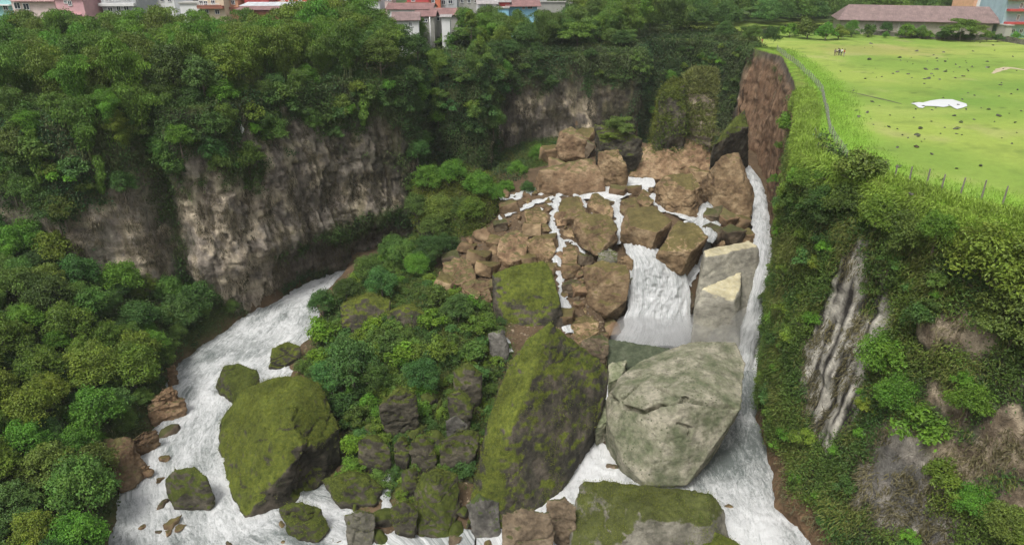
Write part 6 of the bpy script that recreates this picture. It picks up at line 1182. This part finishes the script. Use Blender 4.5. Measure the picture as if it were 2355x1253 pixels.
def house(x0, x1, ytop, y, wall, label, roof='flat', rcol='grey', depth=9, wins=(), slabs=(), rail=(), pitch=1.6, rz=0, cat="house", over=.5, base=PLAT - 1.5, name="house"):
    A_ = Wy(x0, ytop, y); B_ = Wy(x1, ytop, y); lo = np.array([(A_[0] + B_[0]) / 2, y, base]); hw = (B_[0] - A_[0]) / 2; H = (A_[2] + B_[2]) / 2 - base
    root = empty(name, tuple(lo), 0, label=label, cat=cat); MB().box(-hw, hw, 0, depth, 0, H).build("wall", CW[wall], root)
    m = MB()
    if roof == 'flat': m.box(-hw - over * .5, hw + over * .5, -over * .6, depth + over * .5, H, H + .28)
    elif roof == 'gable':      # ridge along x
        m.add([(-hw-over,-over,H-.1),(hw+over,-over,H-.1),(hw+over,depth/2,H+pitch),(-hw-over,depth/2,H+pitch),(-hw-over,depth+over,H-.1),(hw+over,depth+over,H-.1)], [(0,1,2,3),(3,2,5,4)])
        m.add([(-hw-over,-over,H-.2),(hw+over,-over,H-.2),(hw+over,depth/2,H+pitch-.1),(-hw-over,depth/2,H+pitch-.1),(-hw-over,depth+over,H-.2),(hw+over,depth+over,H-.2)], [(3,2,1,0),(4,5,2,3)])
        m.add([(-hw,0,H),(-hw,depth,H),(-hw,depth/2,H+pitch-.12)], [(0,1,2)]); m.add([(hw,0,H),(hw,depth,H),(hw,depth/2,H+pitch-.12)], [(0,2,1)])
    elif roof == 'lean': m.add([(-hw-over,-over,H),(hw+over,-over,H),(hw+over,depth,H+pitch),(-hw-over,depth,H+pitch),(-hw-over,-over,H+.12),(hw+over,-over,H+.12),(hw+over,depth,H+pitch+.12),(-hw-over,depth,H+pitch+.12)], [(0,3,2,1),(4,5,6,7),(0,1,5,4),(1,2,6,5),(2,3,7,6),(3,0,4,7)])
    m.build("roof", TIN[rcol] if roof != 'flat' else M_frame if rcol == 'white' else CW['concrete'], root)
    windows(root, wins, lo, y)
    for (a, b, py, th, out, col_) in slabs:
        p0 = Wy(a, py, y - out); p1 = Wy(b, py, y - out); MB().box(p0[0] - lo[0], p1[0] - lo[0], -out, .03, p0[2] - lo[2], p0[2] - lo[2] + th).build("balcony_slab", CW[col_], root)
    for (a, b, py, out) in rail:
        p0 = Wy(a, py, y - out); p1 = Wy(b, py, y - out); r_ = MB(); xa, xb, zz = p0[0] - lo[0], p1[0] - lo[0], p0[2] - lo[2]; r_.box(xa, xb, -out, -out + .06, zz + .9, zz + 1.0)
        for xx in np.arange(xa, xb, .3): r_.box(xx, xx + .05, -out + .005, -out + .055, zz, zz + .9)
        r_.build("railing", M_frame, root)
    root.rotation_euler = (0, 0, rz); return root
house(-30, 25, -20, 186, 'turq', "turquoise house at the corner of the town", wins=[(13,18,7,10)], slabs=[(-20,22,14,.3,1.0,'white')])
house(24, 124, 2, 182, 'palepink', "pale pink house with two dark blue windows", 'flat', wins=[(40,14,9,13),(61,16,9,13)], depth=10, slabs=[(24,124,4,.25,.9,'pink')])
house(78, 124, -2, 183.5, 'grey', "grey walled covered terrace beside the pink house", wins=[(112,13,15,16)], depth=6)
house(124, 188, -4, 178, 'pink', "tall bright pink house with small windows above the bamboo", 'lean', 'red', wins=[(151,5,4,5),(161,8,5,9),(166,36,4,4)], depth=11, slabs=[(124,186,35,.25,.35,'pink')], pitch=.8)
house(188, 224, -14, 190, 'turq', "turquoise house with red balcony edge", wins=[(195,3,9,6),(213,2,8,6)], slabs=[(186,224,16,.5,1.2,'red'),(186,224,7,.2,1.0,'turq')], rail=[(187,223,12,1.1)])
house(200, 236, 17, 186, 'brick', "narrow brick red house under the turquoise one", wins=[(216,24,7,10),(232,22,4,6)])
house(226, 307, -22, 184, 'grey', "grey and white apartment house with square white framed windows", rcol='white', wins=[(254,22,8,8),(273,20,5,13),(291,20,8,9),(250,-1,13,7),(270,-3,8,7),(290,-4,12,7)], slabs=[(226,308,15,.7,1.0,'white'),(234,306,34,.4,.8,'white')], rail=[(240,303,5,.9)], depth=11)
house(398, 442, -6, 192, 'grey', "plain grey concrete house right of the palm", depth=8)
house(412, 456, 9, 186, 'white', "windowless pale wall of a low shed", 'flat', depth=5)
house(455, 512, -8, 184, 'cream', "cream house with rust brown balconies", wins=[(463,7,6,9),(473,8,6,9),(490,6,6,9),(462,28,8,9),(476,27,6,7),(500,28,7,9)], slabs=[(453,512,21,.7,1.2,'brick'),(453,505,15,.2,1.2,'brick')], depth=9, rail=[(455,505,18,1.1)])
house(505, 545, -4, 188, 'peach', "peach house with a red lower roof", 'lean', 'red', wins=[(520,6,8,8),(536,6,6,8)], slabs=[(505,548,22,.5,1.2,'brick')], pitch=.9)
house(545, 562, -6, 194, 'grey', "grey house squeezed beside the big red one", wins=[(553,5,7,8)], depth=6)
house(560, 616, -10, 190, 'red', "big plain red house behind the bamboo", depth=10)
house(556, 672, 15, 180, 'white', "long low building with whitish flat roof", 'lean', 'pale', depth=6, pitch=.5)
house(545, 640, 24, 174, 'brick', "low shed with brown tin roof before the red house", 'lean', 'rust', depth=5, pitch=.5)
house(634, 706, -9, 196, 'red', "red house with balcony wall right of the big red one", wins=[(650,-2,6,7),(668,-1,6,7),(690,0,6,7)], slabs=[(630,706,9,.5,1.2,'cream')])
house(712, 770, 2, 200, 'palepink', "faded pink house half hidden by trees", 'lean', 'rust', wins=[(730,8,7,7)], pitch=1.0)
house(835, 872, 1, 192, 'white', "white and pink house end left of the long shed", 'lean', 'red', depth=8, pitch=.8)
house(890, 992, 21, 192, 'white', "long white shed with brown tin roof", 'gable', 'rust', depth=9, pitch=1.2, rz=-.04)
house(935, 985, -6, 210, 'red', "red house behind the long white shed", wins=[(950,0,7,7)], slabs=[(932,988,10,.5,.8,'brick')])
house(980, 1012, -8, 212, 'orange', "orange walled house behind the long white shed", depth=9, wins=[(996,3,6,6)])
house(1012, 1050, -8, 214, 'grey', "grey house with open porch", wins=[(1020,6,7,9),(1036,5,9,8)], depth=8)
house(905, 962, 46, 168, 'white', "small white hut with patched tin roof by the gorge", 'gable', 'mauve', depth=7, pitch=1.5, wins=[(944,57,5,9)], rz=.1)
house(955, 998, 37, 177, 'concrete', "low shed patched with rusty sheets", 'gable', 'rust', depth=7, pitch=1.0, wins=[(978,48,9,5)])
house(990, 1052, 34, 184, 'concrete', "long brown roofed shed beside the utility pole", 'gable', 'rust', depth=8, pitch=1.3, wins=[(1005,44,10,7)])
house(1015, 1034, 40, 176, 'white', "small whitewashed wall end of a hut", 'lean', 'grey', depth=3, pitch=.3)
house(1100, 1142, 9, 198, 'white', "low white house with greyish tin roof", 'gable', 'grey', depth=8, pitch=1.2, rz=.12)
house(1138, 1172, 6, 200, 'red', "red upper storey house with blue base", 'lean', 'grey', depth=6, wins=[(1144,9,5,8)], pitch=.4)
house(1136, 1170, 20, 196, 'blue', "light blue wall under the red upper storey", 'flat', depth=3)
house(1170, 1236, 14, 200, 'blue', "low blue walled house with wide rusty roof", 'gable', 'rust', depth=10, pitch=1.8, wins=[(1219,17,9,7),(1204,18,5,6)], rz=.08, over=1.0)
house(1238, 1300, 6, 212, 'concrete', "long pale yard wall", depth=.6, cat="wall", name="yard_wall")
house(1300, 1352, -2, 222, 'concrete', "pale house behind the yard wall", 'lean', 'grey', wins=[(1322,4,10,6)], depth=8, pitch=.6)
house(1386, 1418, 18, 222, 'brick', "hut with red tin roof among the trees", 'gable', 'red', depth=7, pitch=1.5, rz=.2)
house(1180, 1300, -14, 240, 'grey', "wide grey house at the top of the town", wins=[(1200,-4,10,6),(1230,-4,10,6),(1275,-4,10,6)], depth=10)
house(2258, 2326, -26, 226, 'white', "white storeyed house with orange side wall beyond the shed", wins=[(2271,19,9,9),(2300,20,14,9),(2271,-6,9,8),(2303,-4,14,8)], depth=12, slabs=[(2258,2326,9,.25,.2,'white')])
house(2248, 2262, -26, 226.5, 'peach', "orange side wing of the white storeyed house", depth=11)
house(2326, 2420, -24, 206, 'bluegrey', "blue grey house with red balcony edges beside the stone wall", wins=[(2349,13,8,11),(2341,41,8,12),(2330,72,9,8),(2348,72,9,8),(2366,40,8,12)], slabs=[(2322,2420,27,.6,1.4,'red'),(2316,2420,57,.6,1.6,'red'),(2322,2420,1,.5,1.2,'red')], depth=12)
house(2296, 2326, 34, 214, 'bluegrey', "low blue annex between shed and blue grey house", wins=[(2318,42,9,14)], depth=8)
house(2315, 2330, 60, 203, 'concrete', "small concrete gate house beside the stone wall", depth=4)
for (x0, x1, yt, y, w_, rf, rc, lab) in [(308,340,-12,210,'cream','flat','grey',"narrow cream house behind the palm"),(342,398,-9,214,'white','lean','rust',"wide white house with brown lean roof behind the palm"),(440,456,-16,216,'turq','flat','grey',"narrow turquoise house behind the cream one"),(706,748,-14,222,'cream','lean','red',"cream house with red lean roof behind the bamboo stands"),(770,836,-10,216,'grey','gable','grey',"grey house with tin gable behind the bamboo stands"),
    (868,900,-10,218,'palepink','flat','grey',"pale pink block left of the houses behind the long white shed"),(1050,1102,-6,224,'concrete','lean','grey',"unpainted concrete house behind the slim trees"),(1352,1388,0,236,'white','gable','rust',"white house with rusty gable left of the red tin hut"),(1440,1500,-8,262,'cream','gable','red',"far cream house behind the gorge head trees"),(1040,1180,-26,250,'peach','flat','grey',"long peach building at the top of the town")]:
    house(x0, x1, yt, y, w_, lab, rf, rc, wins=[(x0 + (x1 - x0) * f, yt + 9, 6, 7) for f in (.25, .55, .85)], depth=8, pitch=.9)
# the long shed, its long side turned a little
sh = np.array([98.6, 218, PLAT]); e2 = np.array([137.8, 207, PLAT]); L_ = float(np.hypot(*(e2 - sh)[:2])); shed = empty("long_shed", tuple(sh), math.atan2(e2[1] - sh[1], e2[0] - sh[0]), label="long rusty roofed shed at the far side of the meadow", cat="shed")
MB().box(0, L_, 0, 13, -1, 4.3).build("wall", plain("block_wall", (.30, .27, .235), .9, var=.2, scale=1.2), shed); m = MB()
m.add([(-.8,-1,4.1),(L_+1.2,-1,4.1),(L_+1.2,6.5,8.0),(2.6,6.5,8.0),(-.8,14,4.1),(L_+1.2,14,4.1)], [(0,1,2,3),(3,2,5,4),(0,3,4)]); m.add([(-.8,-1,3.95),(L_+1.2,-1,3.95),(L_+1.2,6.5,7.85),(2.6,6.5,7.85),(-.8,14,3.95),(L_+1.2,14,3.95)], [(3,2,1,0),(4,5,2,3)]); m.build("roof", TIN['mauve'], shed)
MB().add([(L_,0,4.3),(L_,13,4.3),(L_,6.5,7.7)], [(0,1,2)]).build("gable", CW['concrete'], shed)
for k in range(6): MB().box(3 + k * 6.6, 3.3 + k * 6.6, -.1, .02, 0, 4.2).build("pillar", CW['concrete'], shed)
for (a, b, y, k, s, lab) in [(1962,52,213,'broad_vivid',.62,"bright round tree at the left end of the long shed"),(2040,62,212,'broad_dark',.55,"dark bushy tree before the shed wall"),(2000,66,211,'bush_dark',1.7,"dark bush before the left part of the shed"),(2085,70,206,'bush_vivid',1.9,"bright bush before the middle of the shed"),(2120,74,205,'bush',1.7,"bush before the middle of the shed"),(2215,60,200,'layer_yellow',1.0,"wide flat crowned tree covering the right part of the shed"),(2180,62,201,'layer',.7,"lower flat crowned tree left of the wide one"),
        (2250,66,199,'layer',.7,"flat crowned tree at the right end of the shed"),(1900,78,200,'bush_vivid',2.3,"bright bushes at the far meadow corner"),(1860,72,204,'bush',2.5,"green bushes at the far meadow corner near the railing"),(1930,82,203,'bush_yellow',2.0,"yellowish bushes at the left end of the stone wall"),(1820,60,208,'bush_vivid',2.2,"bright bush behind the railing")]:
    p = Wy(a, b, y); bb = 'bush' in k; plant("bush" if bb else "tree", k, (p[0], p[1], PLAT), s, lab, "bush" if bb else "tree", None)
for i in range(16):
    a = 1830 + i * 34 + rm.uniform(-8, 8); y = np.interp(a, [1830, 2355], [213, 197]) + rm.uniform(-1, 1); p = Wy(a, 80, y); plant("bush", ['bush', 'bush_dark', 'bush_vivid'][rm.randint(3)], (p[0], p[1], PLAT), rm.uniform(.9, 1.5), "bush in the hedge along the stone wall before the long shed", "bush", "bushes in the hedge along the stone wall")
# pole and rag
q = Wy(989, 60, 176); pole = empty("utility_pole", (q[0], q[1], PLAT), label="white concrete utility pole among the sheds", cat="pole"); MB().tube([(0,0,-1),(0,0,8.2)], [.16,.10], 8).build("shaft", M_frame, pole, True); MB().box(-.7,.7,-.05,.05,7.6,7.7).build("cross_arm", M_post, pole)
h = hitall(557, 300)
if h:
    rr_ = MB(); x, y, z = 0, 0, 0; gv = [(-.3, -.2, .1), (.15, -.35, 1.1), (.45, -.15, .2), (.1, -.45, -.5)]; rr_.add(gv + [(a, b + .05, c) for a, b, c in gv], [(0,1,2,3),(7,6,5,4),(0,4,5,1),(1,5,6,2),(2,6,7,3),(3,7,4,0)]); o = rr_.build("plastic_sheet", M_frame, label="white plastic sheet caught at the top of the pale rock", cat="plastic sheet"); o.location = h[0]
# ------------------------------------------------------------ spray and air
def volmat(name, col, dens, noise=None):
    m = bpy.data.materials.new(name); m.use_nodes = True; nt = m.node_tree; nt.nodes.remove(nt.nodes["Principled BSDF"]); v = nt.nodes.new("ShaderNodeVolumePrincipled"); v.inputs['Color'].default_value = (*col, 1); v.inputs['Density'].default_value = dens; v.inputs['Anisotropy'].default_value = .2
    nt.links.new(v.outputs[0], nt.nodes["Material Output"].inputs['Volume']); return m
hz = MB().box(-900, 900, -30, 1200, -6, 72).build("haze", volmat("haze_air", (.93, .97, 1.0), .00016), kind="stuff", label="thin humid air over the gorge and town")
def spray(loc, sc, dens):
    bm = bmesh.new(); bmesh.ops.create_icosphere(bm, subdivisions=4, radius=1); me = bpy.data.meshes.new("spray"); bm.to_mesh(me); bm.free(); n = len(me.vertices); co = np.empty(n * 3, np.float32); me.vertices.foreach_get("co", co); co = co.reshape(-1, 3); co *= (1 + .3 * fbm(co + loc[0], .7, 3, 5))[:, None]; me.vertices.foreach_set("co", co.ravel()); me.materials.append(volmat("spray_air", (1, 1, 1), dens))
    o = obj("spray_mist", me, kind="stuff", label="soft white spray hanging over the foot of the falls"); o.location = loc; o.scale = sc
spray(tuple(Wz(1590, 770, 3)), (5.5, 2.6, 3.4), .16)
spray(tuple(Wz(1665, 800, 3)), (3.0, 1.8, 4.6), .07)
spray(tuple(Wz(1708, 770, 4)), (3.0, 2.2, 5.0), .09)
spray(tuple(Wz(1500, 770, 2.5)), (7, 3.2, 3.6), .26)
